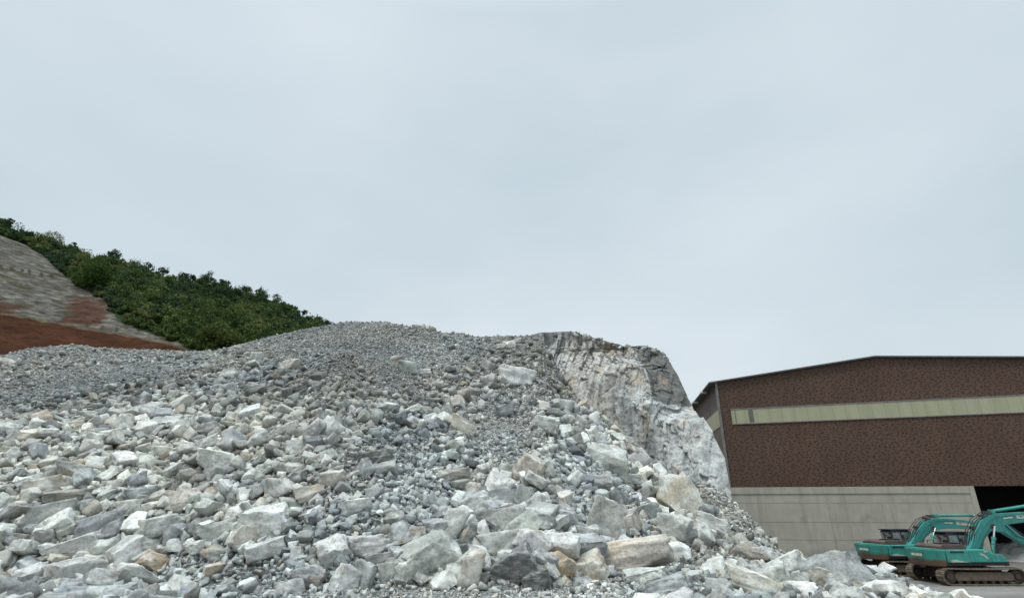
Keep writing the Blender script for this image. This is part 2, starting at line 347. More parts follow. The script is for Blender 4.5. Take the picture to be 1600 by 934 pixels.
def limbs(h, r, n=6):
    mb = MB(); mb.cyl((0, 0, -1), (0, 0, h * .55), .28, .16, 8)
    for k in range(n):
        a = k * 2.4 + random.random(); z0 = h * random.uniform(.25, .5); e = Vector((math.cos(a) * r * .7, math.sin(a) * r * .7, z0 + h * random.uniform(.2, .45)))
        mb.cyl((0, 0, z0), e, .13, .05, 6)
        for q in range(3): mb.cyl(e * .7 + Vector((0, 0, z0 * .3)), e + Vector((random.uniform(-1, 1), random.uniform(-1, 1), random.uniform(.2, 1))) * r * .35, .06, .025, 5)
    return mb
for px, py, r, h, n, gi, lab in CREST:
    yr = float(np.interp(px, hxs, [a[2] for a in HL])); u, zt = uz(px, py, yr)
    zg = float(np.interp(float(u), hu, hz)) - .3; hh = max(float(zt) - zg, 4)
    t = empty('crest_tree', (float(u) * yr, yr, zg)); tag(t, lab, 'tree', 'trees along the hill crest')
    limbs(hh, r).build('trunk', M_bark, t)
    V, F, C_ = crown_arrays(r, hh * .8, n, tuple(1.3 * q for q in greens[gi]), .42, 9, .3); V[:, 2] += hh * .22
    arrmesh('crown', V, F, M_leaf, t, cols=C_)
# the bare grey tree
M_bare = simple('bare_wood', (.30, .27, .25), .9)
yr = 240.; u, zt = uz(87, 362, yr); zg = float(np.interp(float(u), hu, hz)); hh = float(zt) - zg
t = empty('bare_tree', (float(u) * yr, yr, zg)); tag(t, 'leafless pale grey umbrella-shaped tree on the hill crest against the sky', 'tree')
limbs(hh * 1.0, 3.6, 9).build('trunk', M_bare, t)
mb = MB()
for k in range(150):
    a = random.random() * 6.28; q = random.random() ** .5 * 4.6; z = hh * (.98 - .018 * q * q) + random.uniform(-.4, .2)
    p = Vector((math.cos(a) * q, math.sin(a) * q, z)); mb.cyl(p * .9, p + Vector((random.uniform(-.7, .7), random.uniform(-.7, .7), random.uniform(0, .5))), .10, .05, 4)
mb.build('crown', M_bare, t)
t = empty('round_bush', hill_hit(137, 452)); tag(t, 'bright green domed bush beside the upper edge of the grey rock cut', 'bush')
V, F, C_ = crown_arrays(8.5, 12, 5200, (.050, .088, .020), .42, 24, .6); arrmesh('crown', V, F, M_leaf, t, cols=C_)
MB().cyl((0, 0, -2), (0, 0, 6), .3, .2, 8).build('trunk', M_bark, t)
t = empty('yellow_green_thicket', hill_hit(335, 546)); tag(t, 'yellow green bamboo-like thicket just behind the saddle of the rubble heap', 'bush')
V, F, C_ = crown_arrays(8.5, 10, 2600, (.075, .098, .026), .42, 18, .45); arrmesh('crown', V, F, M_leaf, t, cols=C_)
MB().cyl((0, 0, -2), (0, 0, 5), .3, .2, 8).build('trunk', M_bark, t)

# ------------------------------------------------------------------ cliff
RO = [(1146, 800, 30.2), (1142, 765, 31), (1133, 712, 32.5), (1112, 674, 34), (1098, 655, 35), (1085, 642, 39.0), (1068, 608, 40), (1058, 585, 40.4), (1045, 562, 40.8), (1030, 546, 41), (1012, 541, 41.2), (975, 541, 41.8), (940, 531, 42.3), (915, 522, 42.8), (890, 517, 43.2), (868, 519, 43.6)]
rz_, rx_, ry_ = [], [], []
for a, b_, y in RO:
    u, z = uz(a, b_, y); rz_.append(float(z)); rx_.append(float(u) * y); ry_.append(y)
o_ = np.argsort(rz_); rz_ = np.array(rz_)[o_]; rx_ = np.array(rx_)[o_]; ry_ = np.array(ry_)[o_]
zt = rz_[-1]; NZ, NS = 300, 700
zz = np.linspace(0, 1, NZ) * zt
rows = []; darkm = []
zK = float(uz(1012, 541, 41.2)[1])
for z in zz:
    xr = float(np.interp(z, rz_, rx_)); yr_ = float(np.interp(z, rz_, ry_))
    lean = .13 * z
    PLx, PLy = .6 + lean * .4, 38.6 + .32 * z
    up = np.clip((z - 11.2) / .9, 0, 1) * np.clip((zK - z) / .6, 0, 1); ky = 37.0 + .36 * (z - 11); kx = float(uz(1008, 600, 38.)[0]) * ky
    midx, midy = (PLx + xr) / 2, (PLy + yr_) / 2
    kk_ = float(np.clip((zK - z) / 2.5, 0, 1)); kyl = ky if z > 11 else 37.0 - .22 * (11 - z); kxl = kx if z > 11 else .247 * kyl; kxl = min(kxl, xr - .4); Kx = midx * (1 - kk_) + kxl * kk_; Ky = midy * (1 - kk_) + kyl * kk_
    poly = [(PLx, PLy), (Kx, Ky), (xr, yr_), (xr + .35, yr_ + 3), (xr - .5, yr_ + 9), (PLx, PLy + 8)]
    nsg = [280, 170, 80, 70, 60, 40]
    row = []
    for k, n in enumerate(nsg):
        a = np.array(poly[k]); b_ = np.array(poly[(k + 1) % 6]); t = np.linspace(0, 1, n, endpoint=False)[:, None]; row.append(a + (b_ - a) * t)
    rows.append(np.concatenate(row))
A = np.array(rows); nzr, nsr = A.shape[:2]
ZZ = np.repeat(zz[:, None], nsr, 1); P = np.concatenate([A, ZZ[..., None]], -1)
tang = np.roll(A, -3, 1) - np.roll(A, 3, 1); tang /= np.linalg.norm(tang, axis=-1)[..., None] + 1e-9
nrm = np.stack([tang[..., 1], -tang[..., 0]], -1)
Q = P.reshape(-1, 3)
def cell(p, s, seed):
    i = np.floor(p / s); return _h(i[:, 0], i[:, 1], i[:, 2], seed) - .5
warp = np.stack([fbm(Q * .5, 31, 3), fbm(Q * .5, 33, 3), fbm(Q * .5, 35, 3)], -1)
def facet(p, sz, seed, grad):
    """piecewise planar steps: every cell is one broken face with its own tilt"""
    q = p / sz; i = np.floor(q); f = q - i - .5
    return (_h(i[:, 0], i[:, 1], i[:, 2], seed) - .5) + grad * sum((_h(i[:, 0], i[:, 1], i[:, 2], seed + 9 + k) - .5) * f[:, k] * 2 for k in range(3))
sh = Q + Q[:, [2, 2, 0]] * np.array([.22, -.1, .12])
SS = (Q[:, 0] * .72 - Q[:, 1] * .69) + .10 * Q[:, 2]
S3 = np.stack([SS, Q[:, 2] + .3 * SS, SS * 0], -1); wz = warp[:, :2]
def fac2(ws, wh_, seed, wa, tilt):
    q = np.stack([(S3[:, 0] + wa * wz[:, 0]) / ws, (S3[:, 1] + 2 * wa * wz[:, 1]) / wh_], -1); jj = np.floor(q[:, 0]); off_ = _h(jj, jj * 0, jj * 0, seed + 3)
    i2 = np.floor(q[:, 1] + off_ * 5); f = q[:, 0] - jj - .5; g2 = q[:, 1] + off_ * 5 - i2 - .5
    return (_h(jj, i2, jj * 0, seed) - .5) + tilt * (_h(jj, i2, jj * 0, seed + 1) - .5) * 2 * f + tilt * .8 * (_h(jj, i2, jj * 0, seed + 2) - .5) * 2 * g2
d = fbm(Q * np.array([.22, .22, .08]), 1, 3) * .7
d += fac2(2.3, 8.0, 101, .35, 1.3) * .55
d += fac2(.95, 3.6, 111, .25, 1.2) * .34
d += fac2(.38, 1.5, 121, .15, 1.2) * .15
d += fbm(Q * np.array([2.6, 2.6, .35]), 7, 4) * .13
topr = np.clip((Q[:, 2] - 14.5) / 2.0, 0, 1)
d += facet(sh + warp * .2, np.array([.45, .45, .6]), 45, 1.0) * (.04 + .05 * topr)
d += facet(sh + warp * .2, np.array([.2, .2, .28]), 55, 1.0) * .03
crk = np.abs(fbm((Q + warp * .3) * np.array([1.3, 1.3, .25]), 12, 4)); d += -np.maximum(0, .07 - crk) * 2.0
d += fbm(Q * 5, 15, 4) * .05
taper = np.clip((zt - ZZ.ravel()) / .8, 0, 1)
endt = np.minimum(1, np.abs(Q[:, 0] - np.interp(Q[:, 2], rz_, rx_)) / 1.5) * .85 + .15
off = (d * taper * endt).reshape(nzr, nsr, 1)
P[..., :2] += nrm * off
P[..., 2] += (fbm(Q * .8, 44, 3) * .25).reshape(nzr, nsr) * np.clip(ZZ / 3, 0, 1)
V = P.reshape(-1, 3); I = np.arange(nzr * nsr).reshape(nzr, nsr); J = np.roll(I, -1, 1)
F = np.stack([I[:-1], J[:-1], J[1:], I[1:]], -1).reshape(-1, 4)
capc = len(V); V = np.concatenate([V, V[I[-1]].mean(0)[None] + np.array([[0, 0, .15]])])
n1 = fbm(Q * np.array([2.2, 2.2, .16]) + warp * .4, 51, 5)[:, None]; n2 = fbm(Q * .3, 53, 3)[:, None]; n3 = fbm(Q * np.array([.8, .8, .25]), 57, 4)[:, None]
n1 = np.clip(n1 * 2.4, -1, 1) * .30; cc = np.array([.42, .425, .41]) * (1 + n1 + .45 * n3)
tan = np.clip((n2 + .0) * 2.2, 0, .38); cc = cc * (1 - tan) + np.array([.46, .415, .34]) * (1 + .4 * n1) * tan
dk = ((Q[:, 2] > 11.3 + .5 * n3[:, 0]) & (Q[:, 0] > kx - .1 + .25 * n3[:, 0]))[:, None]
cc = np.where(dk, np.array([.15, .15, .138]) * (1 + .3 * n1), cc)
low = (np.clip((9 - Q[:, 2]) / 4, 0, 1) * np.clip((Q[:, 0] - 8) / 3, 0, 1))[:, None]
cc = cc * (1 - low * .6) + np.array([.40, .415, .405]) * (1 + 1.4 * n1) * low * .6
cc = cc * np.clip(.7 + crk / .06, .7, 1)[:, None]; rst = np.clip((fbm(Q * np.array([.9, .9, .3]) + 40, 58, 4)[:, None] - .2) * 4, 0, .4); cc = cc * (1 - rst) + np.array([.40, .29, .17]) * rst
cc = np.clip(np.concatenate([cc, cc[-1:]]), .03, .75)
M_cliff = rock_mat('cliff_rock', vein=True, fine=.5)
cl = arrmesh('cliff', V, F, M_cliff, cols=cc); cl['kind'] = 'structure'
bm = bmesh.new(); bm.from_mesh(cl.data); bm.verts.ensure_lookup_table()
cf = []
for k in range(nsr): cf.append(bm.faces.new((bm.verts[int(I[-1, k])], bm.verts[int(I[-1, (k + 1) % nsr])], bm.verts[capc])))
bm.to_mesh(cl.data); bm.free()

# ------------------------------------------------------------------ stones
def ico(sub):
    bm = bmesh.new(); bmesh.ops.create_icosphere(bm, subdivisions=sub, radius=1)
    V = np.array([v.co[:] for v in bm.verts]); F = np.array([[v.index for v in f.verts] for f in bm.faces]); bm.free(); return V, F
ICO = {k: ico(k) for k in (3, 4, 5, 6)}
def rotm(ax, a): return np.array(Matrix.Rotation(a, 3, ax))
def rehull(bm):
    co = [v.co.copy() for v in bm.verts]; bm.clear()
    for c in co: bm.verts.new(c)
    bmesh.ops.remove_doubles(bm, verts=bm.verts[:], dist=.004)
    q = bmesh.ops.convex_hull(bm, input=bm.verts[:])
    dead = [g_ for g_ in q['geom_interior'] + q['geom_unused'] if isinstance(g_, bmesh.types.BMVert) and g_.is_valid]
    if dead: bmesh.ops.delete(bm, geom=list(set(dead)), context='VERTS')
def boulder(sub, ext, seed, blocky=.5, rough=1.0, pointed=0):
    """broken boulder: a block split along flat fracture planes, with stepped chips; half-extents ext"""
    r_ = random.Random(seed); bm = bmesh.new(); bmesh.ops.create_cube(bm, size=2)
    for v in bm.verts: v.co += Vector((r_.gauss(0, 1), r_.gauss(0, 1), r_.gauss(0, 1))) * (.13 + .16 * (1 - blocky))
    rehull(bm)
    for k in range(r_.choice((2, 3, 4, 5)) + (1 if blocky < .5 else 0)):
        n = Vector((r_.gauss(0, 1), r_.gauss(0, 1), r_.gauss(0, 1))).normalized(); hi = max(v.co.dot(n) for v in bm.verts)
        q = bmesh.ops.bisect_plane(bm, geom=bm.verts[:] + bm.edges[:] + bm.faces[:], plane_co=n * hi * r_.uniform(.42 + .2 * blocky, .85), plane_no=n, clear_outer=True)
        rehull(bm)
    if rough < .8:
        bmesh.ops.bevel(bm, geom=bm.edges[:], offset=.16, segments=2, affect='EDGES', clamp_overlap=True)
    bmesh.ops.triangulate(bm, faces=bm.faces[:])
    for it in range(5):      # even out the long triangles
        lim = {3: .42, 4: .22, 5: .13}[sub] * 2
        ll = [e for e in bm.edges if e.calc_length() > lim]
        if not ll: break
        bmesh.ops.subdivide_edges(bm, edges=ll, cuts=1, use_grid_fill=True); bmesh.ops.triangulate(bm, faces=[f for f in bm.faces if len(f.verts) > 3])
    bm.verts.index_update(); V = np.array([v.co[:] for v in bm.verts]); F = np.array([[v.index for v in f.verts] for f in bm.faces]); bm.free()
    V -= (V.max(0) + V.min(0)) / 2; V /= np.abs(V).max(0)
    of = seed * 7.13 % 91; W = V + .07 * np.stack([fbm(V * 2.5 + of, 61, 3), fbm(V * 2.5 + of, 62, 3), fbm(V * 2.5 + of, 63, 3)], -1)
    ax = np.array([r_.gauss(0, .3), r_.gauss(0, .3), 1.]) if blocky > .4 else np.array([r_.gauss(0, 1), 1, r_.gauss(0, 1)]); ax /= np.linalg.norm(ax)
    st = np.floor((W @ ax) * r_.uniform(3, 6) + 50); stp = _h(st, st * 0, st * 0, seed) - .5
    rad = 1 + rough * (.050 * stp * (r_.random() < .6) + .085 * facet(W, np.array([.62, .7, .5]), seed + 11, 1.1) + .03 * facet(W, np.array([.25, .25, .22]), seed + 12, 1.0) - .03 * np.abs(fbm(V * 1.6 + of, 65, 3)) + .014 * fbm(V * 8 + of, 67, 3))
    V = V * rad[:, None]
    if pointed: k = 1 - pointed * np.clip((V[:, 2] + .2), 0, 1); V[:, 0] *= k; V[:, 1] *= k
    return V * np.array(ext), F
def lowstone(seed):
    r_ = random.Random(seed); bm = bmesh.new(); bmesh.ops.create_cube(bm, size=1.7)
    for k in range(r_.choice((3, 4, 5))):
        n = Vector((r_.gauss(0, 1), r_.gauss(0, 1), r_.gauss(0, 1))).normalized()
        q = bmesh.ops.bisect_plane(bm, geom=bm.verts[:] + bm.edges[:] + bm.faces[:], plane_co=n * r_.uniform(.38, .9), plane_no=n, clear_outer=True)
        rehull(bm)
    S = Matrix.Diagonal((r_.uniform(.8, 1.2), r_.uniform(.65, 1), r_.uniform(.4, .85)))
    Sh = Matrix.Identity(3); Sh[0][2] = r_.uniform(-.4, .4); Sh[1][0] = r_.uniform(-.3, .3)
    for v in bm.verts: v.co = Sh @ (S @ v.co)
    bmesh.ops.triangulate(bm, faces=bm.faces[:]); bm.verts.index_update()
    V = np.array([v.co[:] for v in bm.verts]); F = np.array([[v.index for v in f.verts] for f in bm.faces]); bm.free()
    V /= np.abs(V).max(); return V, F
LOW = [lowstone(k) for k in range(40)]
# mid-size stones share a set of chipped boulders of 162 points
D2, F2 = ico(3)
ICO[2] = ico(2)
MID = []
for k in range(44):
    V, F = boulder(3, (1, random.uniform(.6, .95), random.uniform(.4, .85)), 900 + k, random.uniform(0, .9), 1.0); MID.append((V, F))
PAL = {'pale grey': (.515, .53, .51), 'whitish': (.67, .68, .66), 'mid grey': (.36, .37, .358), 'dark grey': (.195, .204, .204), 'blue grey': (.33, .35, .362), 'greenish grey': (.435, .455, .43), 'tan': (.47, .45, .40), 'brownish': (.31, .295, .265), 'rust stained': (.50, .455, .38), 'cream': (.57, .555, .50)}
def jit(c, s=.10): k = 1 + random.uniform(-s, s); return tuple(min(.8, v * k * t * (1 + random.uniform(-.02, .02))) for v, t in zip(c, (1.02, .995, .955)))

# hand-placed boulders: px, py (centre), width, height (photo pixels), tilt, colour, kind, label, short landmark name
H = [
(662, 872, 92, 56, 22, 'greenish grey', 'block', 'large layered grey block tilted up on its corner at the foot of the heap', 'large tilted layered block'),
(650, 836, 38, 28, 15, 'brownish', 'wedge', 'brown and cream wedge resting on top of the large tilted layered block', None),
(705, 822, 36, 60, 62, 'pale grey', 'spike', 'pale upright pointed stone leaning over the large tilted layered block', None),
(732, 897, 34, 66, 75, 'cream', 'spike', 'slender cream stone standing on end at the foot of the heap', 'slender cream standing stone'),
(785, 851, 68, 44, 12, 'greenish grey', 'chunk', 'rounded grey boulder above the dark blue grey boulder', None),
(782, 817, 86, 42, 12, 'mid grey', 'block', 'long grey block capping the rounded grey boulder', 'long grey capping block'),
(742, 790, 48, 32, 24, 'greenish grey', 'block', 'squarish grey block propped beside the long grey capping block', None),
(803, 889, 68, 50, 32, 'dark grey', 'chunk', 'dark blue grey boulder lying tilted at the foot of the heap', 'dark tilted boulder'),
(847, 846, 56, 32, -2, 'cream', 'block', 'rectangular cream block lying flat above the rust stained stone', None),
(875, 885, 48, 44, 30, 'rust stained', 'wedge', 'rust stained tan wedge beside the dark tilted boulder', 'rust stained wedge'),
(693, 908, 40, 28, 0, 'whitish', 'wedge', 'white topped wedge on the ground under the large tilted block', None),
(538, 908, 42, 44, 70, 'pale grey', 'block', 'pale block standing on the bare ground, first of the upright pair', 'pale upright pair'),
(570, 898, 30, 40, 80, 'mid grey', 'block', 'narrow upright block leaning on its paler neighbour on the bare ground', None),
(605, 896, 30, 30, 5, 'pale grey', 'block', 'small squat pale block between the upright pair and the large layered block', None),
(522, 860, 52, 38, 20, 'pale grey', 'chunk', 'pale angular boulder above the upright pair of blocks', None),
(573, 853, 54, 32, 5, 'pale grey', 'block', 'pale flat-topped block uphill of the small squat pale block', None),
(594, 874, 48, 20, 6, 'mid grey', 'slab', 'thin grey slab lying over the small squat pale block', None),
(732, 842, 26, 50, 70, 'dark grey', 'spike', 'tall dark splinter wedged behind the slender cream standing stone', None),
(778, 762, 36, 44, 60, 'whitish', 'block', 'whitish upright stone above the long grey capping block', None),
(825, 737, 42, 44, 50, 'tan', 'chunk', 'tall tan grey boulder in the middle of the slope', 'tall tan grey boulder'),
(708, 745, 54, 26, 12, 'brownish', 'chunk', 'brownish grey long boulder in mid slope', 'brownish mid slope boulder'),
(567, 735, 30, 28, 35, 'blue grey', 'chunk', 'blue grey lump at the end of the dark flat slab', None),
(582, 715, 56, 20, 6, 'dark grey', 'slab', 'dark flat slab lying in mid slope', 'dark flat slab'),
(600, 734, 34, 26, 10, 'mid grey', 'chunk', 'plain grey boulder right below the dark flat slab', None),
(515, 752, 38, 30, 5, 'tan', 'chunk', 'tan topped squat boulder left of the blue grey lump', 'tan topped squat boulder'),
(552, 790, 46, 20, 6, 'whitish', 'slab', 'whitish flat stone below the tan topped squat boulder', None),
(838, 908, 44, 34, 25, 'dark grey', 'chunk', 'dark striped stone on the ground between dark boulder and rust stained wedge', None),
(877, 805, 34, 36, 60, 'mid grey', 'block', 'grey stone with pale stripes below the tall tan grey boulder', None),
(955, 721, 70, 44, -18, 'greenish grey', 'slab', 'big pale grey green slab leaning near the foot of the cliff', 'big leaning slab'),
(996, 722, 32, 36, -30, 'mid grey', 'chunk', 'grey boulder tucked against the big leaning slab, nearer the cliff', None),
(1064, 784, 76, 62, -15, 'cream', 'chunk', 'big cream boulder by itself at the bottom of the cliff', 'big cream boulder'),
(932, 756, 42, 30, 10, 'mid grey', 'chunk', 'grey angular boulder just below the big leaning slab', None),
(963, 781, 32, 34, 40, 'dark grey', 'chunk', 'dark lump in the hollow between the leaning slab and the cream boulder', None),
(943, 815, 52, 62, 70, 'pale grey', 'block', 'tall pale block standing above the longest boulder', 'tall pale block'),
(979, 817, 42, 34, 20, 'brownish', 'chunk', 'brownish grey boulder beside the tall pale block', None),
(969, 871, 140, 50, 8, 'cream', 'block', 'longest boulder of the heap foot, pale with a brown lower ledge', 'longest boulder'),
(918, 890, 56, 36, 22, 'tan', 'chunk', 'brown tan boulder at the lower end of the longest boulder', None),
(1016, 801, 32, 30, 25, 'blue grey', 'chunk', 'blue grey stone beside the big cream boulder', None),
(1052, 826, 54, 46, 65, 'pale grey', 'wedge', 'pale angular stone directly below the big cream boulder', None),
(1050, 868, 56, 36, 10, 'whitish', 'chunk', 'whitish boulder at the upper end of the longest boulder', None),
(1222, 887, 66, 36, 32, 'whitish', 'slab', 'white slab with grey bands leaning at the edge of the bank', 'white banded slab'),
(1186, 919, 98, 42, -14, 'cream', 'chunk', 'broad cream boulder below the white banded slab', 'broad cream boulder'),
(1041, 922, 68, 34, 10, 'blue grey', 'chunk', 'pale blue grey boulder in the near gravel', 'pale blue boulder in the gravel'),
(1246, 922, 60, 28, 5, 'whitish', 'chunk', 'white bluish boulder between the broad cream one and the rough tan one', None),
(1286, 911, 92, 42, -18, 'tan', 'chunk', 'rough tan grey boulder in front of the large peaked boulder', 'rough tan boulder'),
(1322, 897, 128, 60, -14, 'blue grey', 'peak', 'large peaked blue grey boulder hiding the yard before the excavators', 'large peaked boulder'),
(1398, 924, 80, 34, -12, 'whitish', 'peak', 'white pointed boulder at the bottom beside the large peaked boulder', 'white pointed boulder'),
(1452, 931, 54, 16, -4, 'whitish', 'chunk', 'low white stone farthest along the bank towards the excavators', None),
(1173, 862, 54, 26, -12, 'brownish', 'wedge', 'brown sided stone on the bank above the white banded slab', None),
(1010, 903, 62, 26, 8, 'pale grey', 'chunk', 'flat pale boulder beneath the longest boulder', None),
(1115, 826, 58, 38, -20, 'pale grey', 'chunk', 'pale faceted boulder downhill from the big cream boulder', None),
(34, 906, 60, 34, 24, 'whitish', 'slab', 'white topped slab in the lower corner of the heap', 'white topped corner slab'),
(116, 897, 80, 48, 4, 'pale grey', 'chunk', 'big pale boulder beside the white topped corner slab', 'big pale corner boulder'),
(187, 869, 60, 44, 30, 'greenish grey', 'chunk', 'smooth grey green boulder above the big pale corner boulder', None),
(207, 904, 64, 40, -10, 'pale grey', 'chunk', 'pale sloping boulder beside the bare gravel patch', 'pale sloping boulder'),
(241, 878, 42, 28, -28, 'rust stained', 'chunk', 'orange stained stone at the edge of the bare gravel patch', 'orange stained stone'),
(334, 890, 30, 18, 10, 'rust stained', 'chunk', 'small orange stone alone in the bare gravel patch', 'small orange stone'),
(381, 841, 40, 36, -10, 'cream', 'chunk', 'cream boulder beneath the large cracked pale boulder', None),
(412, 815, 72, 46, 10, 'whitish', 'chunk', 'large cracked pale boulder in the lower slope', 'large cracked pale boulder'),
(240, 826, 58, 38, 12, 'greenish grey', 'chunk', 'grey green boulder uphill of the orange stained stone', 'grey green boulder'),
(147, 822, 66, 32, 14, 'blue grey', 'chunk', 'blue grey long boulder left of the grey green boulder', None),
(69, 806, 72, 36, 20, 'mid grey', 'chunk', 'grey humped boulder above the white topped corner slab', 'grey humped boulder'),
(116, 856, 70, 32, 22, 'pale grey', 'slab', 'pale slab with a dark hollow under it, above the big pale corner boulder', None),
(69, 762, 54, 30, 14, 'tan', 'block', 'tan blocky boulder near the photo edge of the heap', 'tan blocky boulder'),
(117, 775, 76, 22, 6, 'brownish', 'slab', 'brownish long slab below the tan blocky boulder', None),
(219, 772, 48, 20, 10, 'blue grey', 'slab', 'bluish thin slab above the grey green boulder', None),
(200, 792, 36, 24, 0, 'pale grey', 'chunk', 'pale stone right under the bluish thin slab', None),
(288, 779, 52, 28, 10, 'tan', 'chunk', 'tan brown boulder uphill of the small orange stone', 'tan brown boulder'),
(332, 771, 36, 20, 5, 'brownish', 'wedge', 'brown wedge just beside the tan brown boulder', None),
(437, 766, 48, 32, -12, 'pale grey', 'chunk', 'pale angular boulder uphill of the large cracked pale boulder', None),
(482, 771, 44, 28, 15, 'brownish', 'chunk', 'brownish boulder left of the tan topped squat boulder', None),
(456, 791, 36, 24, 0, 'mid grey', 'block', 'grey square block beneath the brownish boulder', None),
(481, 903, 52, 34, 10, 'blue grey', 'chunk', 'blue grey boulder on the bare ground before the upright pair', 'blue ground boulder'),
(450, 920, 40, 26, 0, 'pale grey', 'chunk', 'pale stone on the bare ground at the bottom edge', None),
(416, 857, 62, 32, 8, 'pale grey', 'chunk', 'pale boulder between the cream boulder and the blue ground boulder', None),
(340, 829, 52, 26, 15, 'pale grey', 'slab', 'pale slab beside the large cracked pale boulder', None),
(340, 862, 46, 22, -6, 'mid grey', 'wedge', 'dark sided wedge above the small orange stone', None),
(335, 722, 58, 36, -8, 'whitish', 'chunk', 'whitish veined boulder in the middle of the heap', 'whitish veined boulder'),
(112, 738, 46, 28, -14, 'mid grey', 'chunk', 'grey boulder above the brownish long slab', None),
(807, 592, 54, 30, -4, 'whitish', 'block', 'big white flat-faced slab high on the slope near the cliff', 'big white high slab'),
(635, 575, 30, 21, 5, 'greenish grey', 'round', 'rounded grey boulder high on the gravel slope', 'rounded high boulder'),
(662, 580, 21, 7, 4, 'whitish', 'slab', 'small white flake beside the rounded high boulder', None),
(722, 669, 38, 30, -12, 'tan', 'block', 'brown faced block with white top in the upper slope', 'brown faced block'),
(765, 596, 23, 20, 20, 'greenish grey', 'chunk', 'grey boulder beside the big white slab high on the slope', None),
(762, 573, 24, 18, -30, 'mid grey', 'chunk', 'tilted grey stone just above the big white slab', None),
(797, 539, 17, 13, 5, 'whitish', 'block', 'white block near the crest above the big white slab', None),
(784, 541, 15, 8, 0, 'tan', 'block', 'tan flat block beside the white block near the crest', None),
(808, 533, 17, 8, 12, 'whitish', 'slab', 'white thin slab on the crest above the white block', None),
(850, 663, 44, 26, -12, 'pale grey', 'slab', 'pale overhanging slab with a dark gap beneath, by the cliff', 'overhanging slab'),
(618, 562, 18, 12, 0, 'brownish', 'chunk', 'brown stone above the rounded high boulder', None),
(649, 512, 12, 9, 0, 'tan', 'chunk', 'first tan stone of the little pile on the crest', None),
(661, 511, 12, 9, 30, 'mid grey', 'chunk', 'grey stone in the middle of the little pile on the crest', 'little pile on the crest'),
(674, 514, 15, 8, -30, 'cream', 'chunk', 'cream stone at the lower end of the little pile on the crest', None),
(512, 661, 42, 28, -20, 'mid grey', 'chunk', 'dark sided grey boulder in the upper middle of the heap', 'dark sided upper boulder'),
(788, 643, 28, 22, 10, 'blue grey', 'chunk', 'blue grey stone below the big white slab high on the slope', None),
(357, 585, 30, 18, 15, 'mid grey', 'wedge', 'grey wedge in the saddle of the heap', 'grey saddle wedge'),
(247, 638, 32, 18, 8, 'brownish', 'chunk', 'brownish flat boulder on the low shoulder of the heap', 'brownish shoulder boulder'),
(362, 692, 34, 34, -20, 'blue grey', 'chunk', 'blue grey glassy-veined boulder above the whitish veined one', None),
(250, 706, 32, 18, 0, 'pale grey', 'chunk', 'pale rounded stone below the brownish shoulder boulder', None),
(455, 571, 30, 20, 10, 'tan', 'chunk', 'tan rough boulder high on the heap below the forest', 'tan rough high boulder'),
(432, 587, 22, 15, -5, 'brownish', 'chunk', 'brown stone below the tan rough high boulder', None),
(401, 557, 19, 13, 5, 'pale grey', 'block', 'pale block above the grey saddle wedge', None),
(4, 566, 30, 15, 0, 'tan', 'chunk', 'tan cream boulder on the crest cut by the photo edge under the red soil', 'tan crest boulder'),
]
def stone_cols(V, col, cn, size):
    of = random.uniform(0, 90); q = V / max(size, .25) + of; ax = rng.normal(size=3); ax /= np.linalg.norm(ax)
    a = fbm(q * 1.6, 71, 4)[:, None]; b_ = fbm(q * 1.1 + 31, 73, 4)[:, None]; e = fbm(q * np.array([1, 1, 1]) * .6 + ((V / size) @ ax)[:, None] * ax * 6, 75, 3)[:, None]
    c = np.array(col)[None] * (1 + .42 * a + .28 * e)
    th, am = {'rust stained': (-.08, .8), 'tan': (.12, .45), 'brownish': (.12, .5), 'cream': (.20, .45)}.get(cn, (.36, .4))
    f = np.clip((b_ - th) * 5, 0, 1) * am; c = c * (1 - f) + np.array([.46, .335, .20]) * (1 + .3 * a) * f
    wv = np.clip((e - .18) * 5, 0, 1) * .45; c = c * (1 - wv) + np.array([.70, .70, .67]) * wv
    return np.clip(c, .04, .8)
placed = []    # x, y, z, r
cells = {}
def cellkey(x, y, s=1.0): return int(math.floor(x / s)), int(math.floor(y / s))
def add_cell(x, y, z, r):
    k = len(placed); placed.append((x, y, z, r))
    q = int(math.ceil(r)) if r > .5 else 0
    kx, ky = cellkey(x, y)
    for a in range(kx - q, kx + q + 1):
        for b_ in range(ky - q, ky + q + 1): cells.setdefault((a, b_), []).append(k)
def clash(x, y, z, r, f):
    kx, ky = cellkey(x, y)
    for a in (kx - 1, kx, kx + 1):
        for b_ in (ky - 1, ky, ky + 1):
            for k in cells.get((a, b_), ()):
                q = placed[k]; dx = x - q[0]; dy = y - q[1]; dz = z - q[2]; rr = (r + q[3]) * f
                if dx * dx + dy * dy + dz * dz < rr * rr: return True
    return False
def screen_frame(x, y):
    """yaw that turns local X across the line of sight"""
    return -math.atan2(x, y)
individuals = []    # dict(px, py, size, ...)
